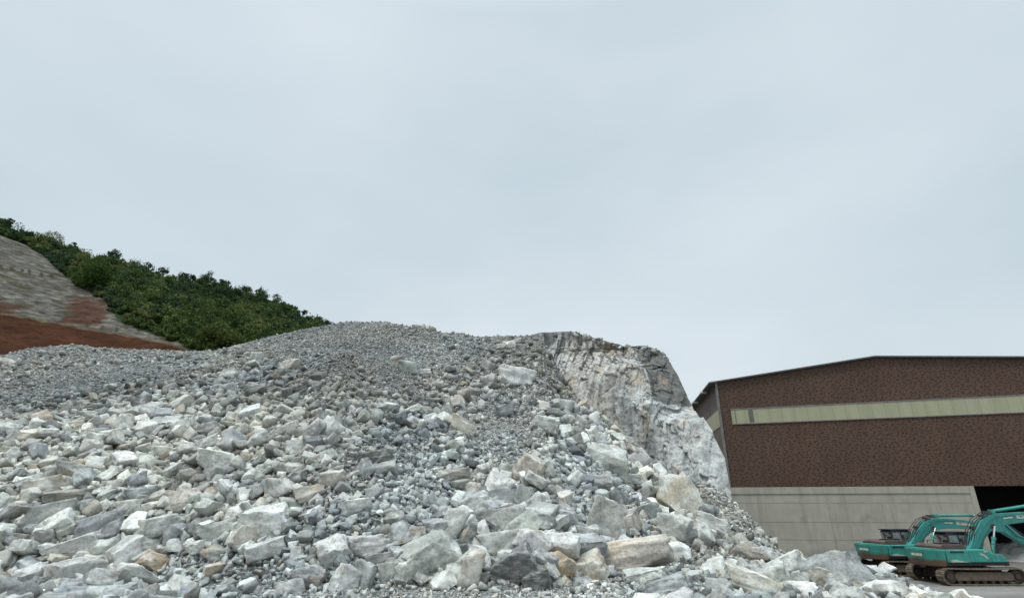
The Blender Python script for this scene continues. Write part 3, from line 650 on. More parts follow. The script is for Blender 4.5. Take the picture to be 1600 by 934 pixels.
for k, (px, py, ww, hh, tilt, cn, kd, lab, short) in enumerate(H):
    foot = py + hh * .30
    x, y, z = hit(np.array([float(px)]), np.array([float(foot)]))
    if np.isnan(y[0]):
        x, y, z = hit(np.array([float(px)]), np.array([float(py + hh * .55 + 3)]))
    if np.isnan(y[0]): x, y, z = hit(np.array([float(px)]), np.array([float(py + hh + 12)]))
    if np.isnan(y[0]): continue
    x, y = float(x[0]), float(y[0])
    D = math.hypot(y, x) ; dep = proj(x, y, CAMZ)[2]
    a, b_, c_ = ray(px, py); zc = CAMZ + float(c_ / b_) * y
    s = y / float(b_) / FPX     # metres per photo pixel at that depth
    ct = abs(math.cos(R(tilt))); st = abs(math.sin(R(tilt)))
    if kd == 'spike' or tilt >= 50: W_, H_ = hh, ww; 
    else: W_, H_ = ww, hh
    if kd not in ('peak',): W_ *= 1.04; H_ *= .98
    dp = {'block': .62, 'slab': .85, 'wedge': .7, 'chunk': .75, 'spike': .5, 'round': .9, 'peak': .75}[kd] * min(W_, max(H_ * 1.6, W_ * .6))
    ext = (W_ * s / 2 * 1.06, dp * s / 2 * 1.06, H_ * s / 2 * 1.08)
    sub = 5 if ww > 40 else 4
    V, F = boulder(sub, ext, 100 + k, {'block': .95, 'slab': .8, 'wedge': .25, 'chunk': .4, 'spike': .6, 'round': .1, 'peak': .2}[kd], .55 if kd == 'round' else 1.0, {'peak': .55, 'wedge': .3, 'spike': .25}.get(kd, 0))
    yaw = screen_frame(x, y) + random.uniform(-.35, .35)
    Mx = rotm('Z', yaw) @ rotm('Y', -R(tilt)) @ rotm('X', random.uniform(-.25, .25))
    V = V @ Mx.T
    individuals.append(dict(V=V, F=F, loc=(x, y, zc), col=jit(PAL[cn], .05), cn=cn, kd=kd, px=px, py=py, size=ww * hh, label=lab, short=short))
    add_cell(x, y, zc, (ext[0] + ext[2]) / 2 * .95)

def maxsize(px, py, x, y):
    s = np.interp(py, [505, 530, 560, 600, 640, 680, 720, 760, 800, 850, 900, 1000], [6, 8, 10, 14, 18, 23, 27, 31, 35, 40, 43, 43])
    nn_ = fbm(np.stack([x * .28, y * .14, x * 0], -1), 91, 3); s = s * np.clip(1.0 + 1.2 * nn_, .40, 1.25) * np.interp(px, [-200, 300, 560, 720, 1000], [.60, .62, .72, .82, .86])
    gz = np.exp(-(((px - 600) / 120) ** 2 + ((py - 560) / 55) ** 2)); s = s * (1 - .5 * gz)
    s = s * np.where((px < 520) & (py > 562) & (py < 690), 1.3, 1.0)
    def ell(cx, cy, rx, ry, ang=0):
        c_, s_ = math.cos(R(ang)), math.sin(R(ang)); dx = px - cx; dy = py - cy
        return ((dx * c_ + dy * s_) / rx) ** 2 + ((-dx * s_ + dy * c_) / ry) ** 2 < 1
    s = np.where(ell(330, 900, 125, 32), 11, s)
    s = np.where((py > 914) & (px > 560) & (px < 1010), 9, s)
    s = np.where((py > 908) & (px > 380) & (px < 560), 11, s)
    s = np.where(ell(1125, 872, 75, 20, 6), 11, s)
    s = np.where(ell(1010, 925, 120, 16), 12, s)
    s = np.where(ell(1145, 805, 80, 30, 42), 10, s)
    s = np.where(ell(650, 700, 30, 14), 9, s)
    s = np.where((px > 1240) & (py < 1000), np.minimum(s, 24), s)
    return s
lev = [(1.3, 900), (1.05, 1700), (.8, 4500), (.6, 10000), (.44, 20000), (.31, 38000), (.21, 60000), (.14, 60000)]
stones = []
for li, (fr, ncand) in enumerate(lev):
    px = rng.uniform(-330, 1700, ncand); py = rng.uniform(498, 1010, ncand) if li < 5 else rng.uniform(498, 980, ncand)
    if li >= 5: px = rng.uniform(-120, 1560, ncand)
    x, y, z = hit(px, py); ok = ~np.isnan(y); px, py, x, y, z = px[ok], py[ok], x[ok], y[ok], z[ok]
    b_ = ray(px, py)[1]
    sp = maxsize(px, py, x, y) * fr * rng.uniform(.8, 1.15, len(px)); sp = np.maximum(sp, 2.3)
    d = sp * y / b_ / FPX
    for k in range(len(px)):
        r = d[k] / 2
        if clash(x[k], y[k], z[k], r, .72 if li < 3 else .66): continue
        if li < 2 and random.random() < (.5 if py[k] < 640 else .3): continue
        lift = r * random.uniform(.15, 1.0) if li < 4 else r * random.uniform(-.15, .45)
        add_cell(x[k], y[k], z[k] + lift * .5, r); stones.append((x[k], y[k], z[k] + lift, r * 1.16, px[k], py[k], sp[k]))
print('stones', len(stones))
st = np.array(stones)
inview = (st[:, 4] > 0) & (st[:, 4] < 1600) & (st[:, 5] < 934)
order = np.argsort(-(st[:, 6] * inview)); NI = 296 - len(individuals)
pick = set(order[:NI].tolist())
names = list(PAL); wts = np.array([.32, .13, .24, .08, .11, .05, .025, .025, .008, .025]); wts /= wts.sum()
def pickcol(x, y, px, py):
    n = float(fbm(np.array([[x * .25, y * .25, 3.3]]), 77, 2)[0]); wv = wts.copy()
    if n > .12: wv[6:] *= 1.8
    if n < -.12: wv[4] *= 1.8; wv[3] *= 1.8
    if py < 640: wv[1] *= .3; wv[0] *= .6; wv[2] *= 1.6; wv[7] *= 1.4
    wv /= wv.sum(); return names[int(np.searchsorted(np.cumsum(wv), random.random() * .99999))]
for k in sorted(pick):
    x, y, z, r, px, py, sp = stones[k]; cn = pickcol(x, y, px, py); kd = random.choice(['block', 'slab', 'wedge', 'chunk', 'chunk'])
    fl = {'block': .7, 'slab': .42, 'wedge': .65, 'chunk': .72}[kd] * random.uniform(.85, 1.1)
    ext = (r * random.uniform(1, 1.18), r * random.uniform(.75, 1.0), r * fl)
    V, F = boulder(4, ext, 1000 + k, {'block': .95, 'slab': .8, 'wedge': .2, 'chunk': .4}[kd], 1.05, {'wedge': .4}.get(kd, 0))
    sl = -.45 if y > 14 else 0
    Mx = rotm('X', -sl * .6 + random.gauss(0, .45)) @ rotm('Y', random.gauss(0, .45)) @ rotm('Z', random.uniform(0, 6.28))
    individuals.append(dict(V=V @ Mx.T, F=F, loc=(x, y, z), col=jit(PAL[cn]), cn=cn, kd=kd, px=px, py=py, size=sp * sp, label=None, short=None))
# labels for the stones that were scattered: told by colour, shape and the nearest landmark boulder
marks = [(i['px'], i['py'], i['short']) for i in individuals if i['short']]
used = {}
auto = [i for i in individuals if i['label'] is None]
for i in auto:
    dd = sorted((math.hypot(i['px'] - a, (i['py'] - b_) * 1.3), a, b_, s) for a, b_, s in marks)[0]
    dx, dy = i['px'] - dd[1], i['py'] - dd[2]
    if abs(dx) > abs(dy) * 1.3: dr = 'to the left of' if dx < 0 else 'to the right of'
    else: dr = 'uphill of' if dy < 0 else 'downhill of'
    i['key'] = (i['cn'], i['kd'], dr, dd[3]); i['dist'] = dd[0]; used.setdefault(i['key'], []).append(i)
shape = {'block': 'blocky', 'slab': 'flat', 'wedge': 'wedge-shaped', 'chunk': 'angular', 'round': 'rounded', 'spike': 'tall', 'peak': 'peaked'}
for key, lst in used.items():
    lst.sort(key=lambda q: q['dist'])
    for n, i in enumerate(lst):
        pre = ['', 'second nearest ', 'third nearest ', 'fourth nearest ', 'fifth nearest ', 'sixth nearest ', 'seventh nearest ', 'eighth nearest ', 'ninth nearest '][min(n, 8)]
        i['label'] = f"{pre}{key[0]} {shape[key[1]]} stone {key[2]} the {key[3]}"
for i in individuals:
    V = i['V']; o = arrmesh('boulder', V, i['F'], M_rock, cols=stone_cols(V, i['col'], i['cn'], float(np.abs(V).max())), loc=i['loc'])
    tag(o, i['label'], 'boulder', 'boulders lying on the rubble heap')
for k in range(170):
    px = random.uniform(862, 1046); yv = float(np.interp(px, [868, 890, 940, 1012, 1045], [43.6, 43.2, 42.3, 41.2, 40.8])) + random.uniform(-.1, 1.2)
    py = float(np.interp(px, [868, 890, 915, 940, 975, 1012, 1030, 1045], [520, 518, 523, 532, 542, 542, 547, 563])); u, z = uz(px, py, yv); r = random.choice((.07, .09, .12, .15, .22))
    stones.append((float(u) * yv, yv, float(z) - random.uniform(.02, .3), r, px, py, 6))
# everything smaller: one mass of rubble
Vs, Fs, Cs = [], [], []; nv = 0
_q = np.array([q_[:3] for q_ in stones]); tf_ = np.clip(2.0 * fbm(_q * np.array([.22, .12, .12]), 141, 4), -1.2, 1); tf2_ = fbm(_q * np.array([.3, .16, .16]), 151, 3)
PALv = {k: np.array(v) for k, v in PAL.items()}
for k, (x, y, z, r, px, py, sp) in enumerate(stones):
    if k in pick: continue
    if sp > 11: V, F = MID[k % 44]
    else: V, F = LOW[k % 40]
    a, b_, c_ = random.uniform(0, 6.28), random.gauss(0, .5), random.gauss(.2, .5)
    if sp < 11: b_ *= 1.6; c_ *= 1.6
    Mx = rotm('X', c_) @ rotm('Y', b_) @ rotm('Z', a); s = r * (1.02 if sp > 11 else 1.2)
    V2 = (V * np.array([s * random.uniform(.95, 1.25), s, s * random.uniform(.8, 1.15)])) @ Mx.T + np.array([x, y, z])
    Vs.append(V2); Fs.append(F + nv); nv += len(V)
    tint = 1 + .22 * tf_[k]; tw = np.array([1, .985, .95]) if tf2_[k] > .12 else (np.array([.93, .97, 1.0]) if tf2_[k] < -.15 else 1.0)
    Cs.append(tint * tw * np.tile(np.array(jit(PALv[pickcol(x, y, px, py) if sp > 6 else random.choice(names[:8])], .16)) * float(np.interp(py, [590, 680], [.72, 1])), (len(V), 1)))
tag(arrmesh('rubble', np.concatenate(Vs), np.concatenate(Fs), M_rubble, cols=np.concatenate(Cs)), kind='stuff', label='small broken stones and gravel covering the heap', cat='rubble')

# ------------------------------------------------------------------ warehouse
AW = R(9.4); CX, CY = 21.6, 57.0
wd = np.array([math.cos(AW), -math.sin(AW)])
WK = CY + math.tan(AW) * CX
def wall_kz(px, py):
    a, b_, c_ = [float(v) for v in ray(px, py)]; s = WK / (b_ + math.tan(AW) * a)
    return (a * s - CX) / math.cos(AW), CAMZ + c_ * s
wh = empty('warehouse', (CX, CY, 0), -AW); tag(wh, 'large brown clad shed on a tall concrete base with a yellowish window band', 'warehouse')
k0, eave = wall_kz(1118, 598); kp, peak = wall_kz(1365, 559); kr, zr600 = wall_kz(1600, 560); _, ctop = wall_kz(1330, 760); kop, _ = wall_kz(1521, 760)
slope_r = (zr600 - peak) / (kr - kp); KE = 46.0; zE = peak + slope_r * (KE - kp)
print('wall', k0, eave, kp, peak, kr, zr600, ctop, kop)
# brown cladding: trapezoidal sheets with a mottled print
m, nt, b = mat('mottled_cladding'); vec = mapping(nt)
def flat2(scx, scz, tilt):
    s_ = N(nt, 'ShaderNodeSeparateXYZ'); nt.links.new(vec, s_.inputs[0]); c_ = N(nt, 'ShaderNodeCombineXYZ'); nt.links.new(s_.outputs[0], c_.inputs[0]); nt.links.new(s_.outputs[2], c_.inputs[1])
    m_ = N(nt, 'ShaderNodeMapping'); m_.inputs['Scale'].default_value = (scx, scz, 1); m_.inputs['Rotation'].default_value = (0, 0, tilt); nt.links.new(c_.outputs[0], m_.inputs[0]); return m_.outputs[0]
v1 = N(nt, 'ShaderNodeTexVoronoi', voronoi_dimensions='2D'); v1.inputs['Scale'].default_value = 1; v1.inputs['Randomness'].default_value = .85
nt.links.new(flat2(2.3, 4.2, R(10)), v1.inputs[0])
v2 = N(nt, 'ShaderNodeTexVoronoi', voronoi_dimensions='2D'); nt.links.new(flat2(4.6, 6.6, R(-25)), v2.inputs[0]); v2.inputs['Scale'].default_value = 1
f1 = ramp(nt, v1.outputs['Distance'], [(.18, g(.75)), (.30, g(0))]); f2 = ramp(nt, v2.outputs['Distance'], [(.20, g(.5)), (.44, g(0))])
cb = ramp(nt, noise(nt, vec, .25, 4), [(.3, (.105, .064, .046)), (.7, (.136, .087, .064))])
cb = mix(nt, ramp(nt, noise(nt, mapping(nt, (.9, .9, .07)), 1.0, 5, .7), [(.45, g(0)), (.75, g(.35))]), cb, (.085, .070, .058)); c = mix(nt, f2, cb, (.070, .036, .026)); c = mix(nt, f1, c, (.036, .020, .015))
nt.links.new(c, b.inputs['Base Color']); b.inputs['Roughness'].default_value = .6; b.inputs['Specular IOR Level'].default_value = .15
wv = N(nt, 'ShaderNodeTexWave', wave_type='BANDS', bands_direction='X'); wv.inputs['Scale'].default_value = 1.6; nt.links.new(vec, wv.inputs[0]); bump(nt, b, wv.outputs[0], .25, .04)
M_clad = m
m, nt, b = mat('translucent_sheet'); vec = mapping(nt)
wv = N(nt, 'ShaderNodeTexWave', wave_type='BANDS', bands_direction='X', wave_profile='SAW'); wv.inputs['Scale'].default_value = .26; nt.links.new(vec, wv.inputs[0])
c = ramp(nt, noise(nt, mapping(nt, (1, 1, .15)), 1.1, 5, .6), [(.3, (.33, .325, .20)), (.7, (.42, .41, .275))])
c = mix(nt, ramp(nt, wv.outputs[0], [(.0, g(.6)), (.04, g(0)), (.97, g(0)), (1, g(.6))]), c, (.17, .17, .11))
wv = N(nt, 'ShaderNodeTexWave', wave_type='BANDS', bands_direction='X'); wv.inputs['Scale'].default_value = 3; nt.links.new(vec, wv.inputs[0])
nt.links.new(c, b.inputs['Base Color']); b.inputs['Roughness'].default_value = .45; bump(nt, b, wv.outputs[0], .3, .03); M_band = m
m, nt, b = mat('old_concrete'); vec = mapping(nt)
c = ramp(nt, noise(nt, vec, .5, 6, .65), [(.3, (.335, .31, .255)), (.6, (.415, .39, .325)), (.8, (.475, .445, .38))])
c = mix(nt, ramp(nt, noise(nt, mapping(nt, (1.3, 1.3, .12)), 1.0, 5, .7), [(.5, g(0)), (.72, g(.55))]), c, (.20, .195, .17))
c = mix(nt, ramp(nt, noise(nt, mapping(nt, (.8, .8, .9), (0, .4, 0)), .55, 3, .5), [(.62, g(0)), (.75, g(.4))]), c, (.16, .15, .125))
sz = N(nt, 'ShaderNodeSeparateXYZ'); nt.links.new(vec, sz.inputs[0])
fr_ = N(nt, 'ShaderNodeMapRange'); fr_.inputs[1].default_value = 1.2; fr_.inputs[2].default_value = 0; fr_.inputs[3].default_value = 0; fr_.inputs[4].default_value = .6; nt.links.new(sz.outputs[2], fr_.inputs[0])
c = mix(nt, fr_.outputs[0], c, (.17, .145, .11))
nt.links.new(c, b.inputs['Base Color']); b.inputs['Roughness'].default_value = .9; bump(nt, b, noise(nt, vec, 6, 6, .7), .35, .03); M_conc = m
M_trim = simple('grey_flashing', (.17, .165, .155), .5, .3, 1.5); M_roof = simple('roof_sheet', (.10, .095, .09), .55)
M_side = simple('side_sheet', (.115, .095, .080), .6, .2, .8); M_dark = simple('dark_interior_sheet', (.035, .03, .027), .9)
MB().prism([(.12, ctop + .004), (KE, ctop + .004), (KE, zE), (kp, peak), (.12, eave + .016)], 0, .18).build('front_cladding', M_clad, wh)
_, bt1 = wall_kz(1142, 640); _, bb1 = wall_kz(1146, 662); kb0, _ = wall_kz(1143, 650); _, bt2 = wall_kz(1600, 617); _, bb2 = wall_kz(1600, 643)
bt, bb = (bt1 + bt2) / 2, (bb1 + bb2) / 2; print('band', bt1, bt2, bb1, bb2)
bnd = MB(); k = kb0
bnd.prism([(kb0, bb1), (KE - 2, bb1 + (bb2 - bb1) * (KE - 2) / kr), (KE - 2, bt1 + (bt2 - bt1) * (KE - 2) / kr), (kb0, bt1)], -.05, .0)
bw = bnd.build('window_band', M_band, wh)
fb = MB(); fb.box(kb0 - .1, KE - 2, -.09, -.052, bt1 - .02, bt1 + .06); 
fb.bm.clear(); fb.prism([(kb0 - .08, bt1), (KE - 2, bt1 + (bt2 - bt1) * (KE - 2) / kr), (KE - 2, bt1 + (bt2 - bt1) * (KE - 2) / kr + .09), (kb0 - .08, bt1 + .09)], -.09, -.002)
fb.prism([(kb0 - .08, bb1 - .08), (KE - 2, bb1 + (bb2 - bb1) * (KE - 2) / kr - .08), (KE - 2, bb1 + (bb2 - bb1) * (KE - 2) / kr), (kb0 - .08, bb1)], -.09, -.002)
fb.build('frame', M_trim, bw)
kd0, _ = wall_kz(1170, 650)
MB().box(kd0, kd0 + .45, -.07, -.053, bb1 + .12, bt1 - .02).build('open_pane', simple('open_pane_dark', (.13, .13, .10), .5), bw)  # dark of an opening put into the colour of a flat strip
MB().box(kb0 + .35, kb0 + .42, -.07, -.053, bb1 + .05, bt1 - .02).build('open_pane', bpy.data.materials['open_pane_dark'], bw)
MB().box(-.12, .10, -.12, .2, ctop, eave + .02, .02).build('corner_trim', M_trim, wh)
# concrete base wall with a capping beam, courses and a jamb
mb = MB(); mb.box(0, kop - .45, 0, .5, -.6, ctop); mb.box(-.02, kop - .47, -.07, -.003, ctop - .62, ctop - .003, .01)
cw = mb.build('concrete_wall', M_conc, wh)
mb = MB()
for zz_ in (ctop - 1.45, ctop - 3.15, ctop - 4.7): mb.box(.05, kop - .5, -.012, -.003, zz_, zz_ + .045)
for kk in (3.0, 8.7, 13.4, 18.0): mb.box(kk, kk + .04, -.010, -.002, .2, ctop - 1.46)
mb.build('wall_joint', simple('joint_mortar', (.31, .295, .25), .9), cw)
MB().prism([(kop - .448, -.5), (kop - .02, -.5), (kop, ctop - .004), (kop - .448, ctop - .004)], -.06, 1.2, bev=.02).build('door_jamb', M_conc, wh)
# side walls, back, roof
L = 75
MB().box(0, .18, .21, L, ctop - 3, eave).build('side_cladding', M_side, wh)
MB().box(0, .35, .51, L, -.5, ctop - 3.003).build('side_base', M_conc, wh)
_, sb1 = wall_kz(1122, 648); _, sb0 = wall_kz(1124, 668)
MB().box(-.05, -.003, .5, L - 2, bb1 - .15, bt1 + .1).build('side_window_band', M_band, wh)
MB().box(KE - .2, KE, .21, L, -.5, zE).build('far_side_wall', M_side, wh)
MB().box(.2, KE - .22, L - .2, L, -.5, 16).build('back_wall', M_side, wh)
th = .14
MB().prism([(-.75, eave - .09), (kp, peak + .02), (KE + .6, zE - .02), (KE + .6, zE + th), (kp, peak + th + .02), (-.75, eave + .05)], -.35, L + .5).build('roof', M_roof, wh)
M_slit = simple('slit_white', (.6, .6, .58), .5)
for k in range(9): MB().box(-.95, -.3, 4 + k * 6.2, 4.7 + k * 6.2, eave - .22, eave - .05).build('bright_slit', M_slit, wh)  # plain white boxes put in for the bright slits under the roof edge
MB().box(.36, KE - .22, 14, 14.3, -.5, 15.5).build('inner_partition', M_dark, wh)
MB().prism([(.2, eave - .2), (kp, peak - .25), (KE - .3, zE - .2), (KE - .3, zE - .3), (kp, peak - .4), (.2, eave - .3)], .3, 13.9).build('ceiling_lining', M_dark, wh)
MB().box(kop - .02 + 14, KE - .25, 0, .3, -.5, ctop - .003).build('far_pier', M_conc, wh)
# floor slab inside the opening
M_slab = simple('dusty_slab', (.26, .255, .235), .9, .25, .8)
# loose piles: at the foot of the concrete wall, and inside the opening
def mound(name, cx, cy, rx, ry, h, rz, m_, seed, n=70):
    t = np.linspace(-1.15, 1.15, n); A_, B_ = np.meshgrid(t, t); rr = np.sqrt(A_ ** 2 + B_ ** 2)
    q = np.stack([A_.ravel() * rx * .6, B_.ravel() * ry * .6, 0 * A_.ravel()], -1)
    Z_ = np.clip(1 - rr, -.15, 1) * h * (1 + .5 * fbm(q * .5, seed, 4).reshape(A_.shape)) + .07 * h * fbm(q * 3, seed + 1, 3).reshape(A_.shape)
    c_, s_ = math.cos(rz), math.sin(rz); X_ = cx + A_ * rx * c_ - B_ * ry * s_; Y_ = cy + A_ * rx * s_ + B_ * ry * c_
    V = np.stack([X_, Y_, Z_ - .02], -1).reshape(-1, 3); I = np.arange(n * n).reshape(n, n)
    return arrmesh(name, V, np.stack([I[:-1, :-1], I[:-1, 1:], I[1:, 1:], I[1:, :-1]], -1).reshape(-1, 4), m_, smooth=False)
M_fines = simple('grey_fines', (.17, .18, .19), .95, .35, 2.2, bs=.6)
def wp(k, off): p = np.array([CX, CY]) + wd * k - np.array([math.sin(AW), math.cos(AW)]) * off; return float(p[0]), float(p[1])
for (k, off, rx, ry, h, sd_) in ((3.2, .4, 4.5, 2.4, .9, 1), (9.6, .4, 4.2, 2.4, 1.25, 2), (1.0, 1.2, 6.0, 3.2, 1.5, 3)):
    x, y = wp(k, off); tag(mound('gravel', x, y, rx, ry, h, -AW, M_fines, sd_), kind='stuff', label='dark grey fines heaped along the foot of the concrete wall', cat='gravel')
x, y = wp(29, -5.5); tag(mound('gravel', x, y, 7, 4.5, 2.6, -AW, simple('pale_fines', (.36, .36, .34), .95, .3, 2), 9), kind='stuff', label='pale heap of fines just inside the open shed', cat='gravel')

# ------------------------------------------------------------------ excavators
def paint(name, col, mudz=None, mud=(.13, .075, .045), amt=.5):
    m, nt, b = mat(name); vec = mapping(nt)
    c = ramp(nt, noise(nt, vec, 1.2, 5, .6), [(.3, tuple(v * .82 for v in col)), (.7, tuple(v * 1.12 for v in col))])
    f = ramp(nt, noise(nt, vec, 2.6, 8, .7), [(.54, g(0)), (.66, g(amt * 1.3))])
    c = mix(nt, f, c, mud); c = mix(nt, ramp(nt, noise(nt, mapping(nt, (3, 3, .7)), 1.5, 6, .7), [(.5, g(0)), (.7, g(.45))]), c, (.05, .06, .045))
    if mudz is not None:
        s = N(nt, 'ShaderNodeSeparateXYZ'); nt.links.new(vec, s.inputs[0])
        a = N(nt, 'ShaderNodeMath', operation='MULTIPLY_ADD'); nt.links.new(noise(nt, vec, 1.6, 5, .7), a.inputs[0]); a.inputs[1].default_value = .55; nt.links.new(s.outputs[2], a.inputs[2])
        r_ = N(nt, 'ShaderNodeMapRange'); r_.inputs[1].default_value = mudz + .36; r_.inputs[2].default_value = mudz + .20; nt.links.new(a.outputs[0], r_.inputs[0])
        c = mix(nt, r_.outputs[0], c, mud)
    nt.links.new(c, b.inputs['Base Color']); b.inputs['Roughness'].default_value = .42; bump(nt, b, noise(nt, vec, 20, 4), .1, .01)
    return m
TEAL = (.035, .31, .255)
M_teal = paint('worn_teal_paint', TEAL); M_cwt = paint('muddy_teal_paint', TEAL, 1.42); M_boom = paint('boom_teal_paint', (.030, .265, .235), amt=.3)
M_hood = simple('rusty_brown_hood', (.10, .06, .05), .75, .35, 3); M_blk = simple('black_rubber', (.02, .02, .022), .6, .3, 4)
M_navy = simple('grimy_cab_black', (.028, .032, .042), .45, .3, 4)
M_track = simple('muddy_track_steel', (.17, .135, .095), .85, .4, 5, bs=.5); M_tf = simple('caked_mud', (.12, .092, .064), .9, .4, 4, bs=.6); M_dkst = simple('greasy_steel', (.05, .038, .03), .7, .4, 5)
M_rod = simple('chrome_rod', (.65, .65, .63), .25, .1, 3, metal=.6); M_stk = simple('pale_sticker', (.48, .48, .38), .6, .35, 6); M_bkt = simple('rusty_bucket_steel', (.085, .045, .032), .8, .4, 4)
m, nt, b = mat('cab_glass'); b.inputs['Base Color'].default_value = (.10, .13, .13, 1); b.inputs['Roughness'].default_value = .12; b.inputs['Specular IOR Level'].default_value = .7
nt.links.new(ramp(nt, noise(nt, mapping(nt), 3, 4), [(.3, (.10, .12, .12)), (.7, (.26, .29, .28))]), b.inputs['Base Color']); M_glass = m
def band_poly(cl):
    """outline of a tapered arm: centreline x, z, thickness"""
    up, dn = [], []
    for i, (x, z, t) in enumerate(cl):
        a = Vector(cl[max(i - 1, 0)][:2]); b_ = Vector(cl[min(i + 1, len(cl) - 1)][:2]); d = (b_ - a).normalized(); n = Vector((-d.y, d.x))
        up.append((x + n.x * t / 2, z + n.y * t / 2)); dn.append((x - n.x * t / 2, z - n.y * t / 2))
    return up + dn[::-1]
def make_excavator(loc, yaw_tr, yaw_body, label, A=0, Bs=0):
    root = empty('excavator', loc, yaw_tr); root.scale = (1.08, 1.08, 1.04); tag(root, label, 'excavator', 'teal excavators parked by the shed')
    up = yaw_body - yaw_tr
    for s in (-1, 1):
        yc = s * 1.32
        # shoes round an oval
        mb = MB(); Lh, rad = 2.0, .44; per = 4 * Lh + 2 * math.pi * rad; n = 48
        for k in range(n):
            q = k / n * per
            if q < 2 * Lh: p = (-Lh + q, .94 - .035 * math.sin(q / (2 * Lh) * math.pi)); a = 0
            elif q < 2 * Lh + math.pi * rad: t = (q - 2 * Lh) / rad; p = (Lh + rad * math.sin(t), .5 + rad * math.cos(t)); a = t
            elif q < 4 * Lh + math.pi * rad: p = (Lh - (q - 2 * Lh - math.pi * rad), .06); a = math.pi
            else: t = (q - 4 * Lh - math.pi * rad) / rad; p = (-Lh - rad * math.sin(t), .5 - rad * math.cos(t)); a = math.pi + t
            bm0 = len(mb.bm.verts); mb.box(-per / n / 2 * .93, per / n / 2 * .93, yc - .3, yc + .3, -.03, .03); mb.box(-.02, .02, yc - .29, yc + .29, .03, .065)
            mb.bm.verts.ensure_lookup_table(); Rm = Matrix.Rotation(a, 3, 'Y')
            for v in mb.bm.verts[bm0:]: v.co = Rm @ v.co + Vector((p[0], 0, p[1]))
        tr = mb.build('track', M_track, root)
        MB().prism([(-1.62, .26), (1.7, .26), (1.78, .5), (1.6, .74), (-1.55, .74), (-1.7, .5)], yc - .21, yc + .21, bev=.04).build('track_frame', M_tf, tr)
        mb = MB(); mb.cyl((-Lh, yc - .16, .5), (-Lh, yc + .16, .5), .39, seg=20); mb.cyl((-Lh, yc - .24, .5), (-Lh, yc + .24, .5), .2, seg=14); mb.build('sprocket', M_dkst, tr)
        mb = MB(); mb.cyl((Lh, yc - .14, .5), (Lh, yc + .14, .5), .37, seg=20); mb.cyl((Lh, yc - .22, .5), (Lh, yc + .22, .5), .15, seg=14); mb.build('idler_wheel', M_dkst, tr)
        for k in range(7): MB().cyl((-1.45 + k * .48, yc - .17, .2), (-1.45 + k * .48, yc + .17, .2), .12, seg=12).build('roller', M_dkst, tr)
    mb = MB(); mb.prism([(-1.7, .3), (1.7, .3), (1.55, .93), (-1.55, .93)], -1.0, 1.0, bev=.05); mb.build('undercarriage_frame', M_dkst, root)
    # upper structure is turned by the slew angle
    PV = Vector((.45, 0, 1.6)); TP = Vector((8.25, 0, 3.85))
    def rp(p): v = Matrix.Rotation(-A, 3, 'Y') @ (Vector(p) - PV) + PV; return tuple(v)
    def UB(mb, name, m_, parent=root):
        bmesh.ops.rotate(mb.bm, verts=mb.bm.verts[:], cent=PV, matrix=Matrix.Rotation(-A, 3, 'Y')); return U(mb, name, m_, parent)
    def US(mb, name, m_, parent=root):
        bmesh.ops.translate(mb.bm, verts=mb.bm.verts[:], vec=Vector(rp(TP)) - Vector((8.25, 0, 4.05))); bmesh.ops.rotate(mb.bm, verts=mb.bm.verts[:], cent=Vector(rp(TP)), matrix=Matrix.Rotation(-Bs, 3, 'Y')); return U(mb, name, m_, parent)
    def U(mb, name, m_, parent=root):
        bmesh.ops.rotate(mb.bm, verts=mb.bm.verts[:], cent=(0, 0, 0), matrix=Matrix.Rotation(up, 3, 'Z'))
        return mb.build(name, m_, parent)
    mb = MB(); mb.cyl((0, 0, .94), (0, 0, 1.10), .65, seg=28); U(mb, 'slewing_ring', M_dkst)
    mb = MB(); mb.box(-2.2, 1.75, -1.35, 1.35, 1.08, 1.25, .03); mb.box(1.72, 1.95, -1.3, -.5, 1.05, 1.3, .04); U(mb, 'deck', M_blk)
    # counterweight: curved rear plan, belly rounded under
    out_ = [(-2.1, -1.42)] + [(-2.1 - .78 * math.cos(R(a)) ** .7, 1.42 * math.sin(R(a))) for a in range(-72, 73, 12)] + [(-2.1, 1.42)]
    mb = MB(); mb.prism(out_, 1.02, 2.02, axis='z', bev=.0)
    for v in mb.bm.verts:
        if v.co.z < 1.2: v.co.x = -2.1 + (v.co.x + 2.1) * .72; v.co.y *= .95
    bmesh.ops.bevel(mb.bm, geom=mb.bm.edges[:], offset=.07, segments=3, affect='EDGES', clamp_overlap=True)
    cwt = U(mb, 'counterweight', M_cwt)
    mb = MB(); mb.box(-2.90, -2.86, -.45, .35, 1.58, 1.72, .005); U(mb, 'sticker', M_stk, cwt)
    mb = MB(); mb.box(-2.08, -.35, -1.42, -.62, 1.262, 1.98, .06); sp_ = U(mb, 'side_panel', M_teal)
    mb = MB(); mb.box(-1.85, -.95, -1.445, -1.422, 1.82, 1.92, .005); U(mb, 'vent', M_blk, sp_)
    mb = MB(); mb.prism([(-1.95, 1.30), (-.75, 1.29), (-1.3, 1.36), (-1.55, 1.44), (-1.9, 1.42)], -1.435, -1.421); U(mb, 'scuff_plate', M_stk, sp_)
    mb = MB(); mb.box(-.33, .75, -1.42, -.62, 1.262, 1.98, .06); ft = U(mb, 'fuel_tank', M_teal)
    mb = MB(); mb.prism([(.35, 1.9), (.62, 1.9), (.62, 1.84), (.35, 1.84)], -1.435, -1.421); U(mb, 'sticker', M_stk, ft)
    mb = MB(); mb.prism([(.05, 1.80), (.28, 1.74), (.45, 1.62), (.55, 1.45), (.43, 1.47), (.28, 1.60), (.08, 1.68)], -1.436, -1.421); U(mb, 'curved_stripe', M_stk, ft)
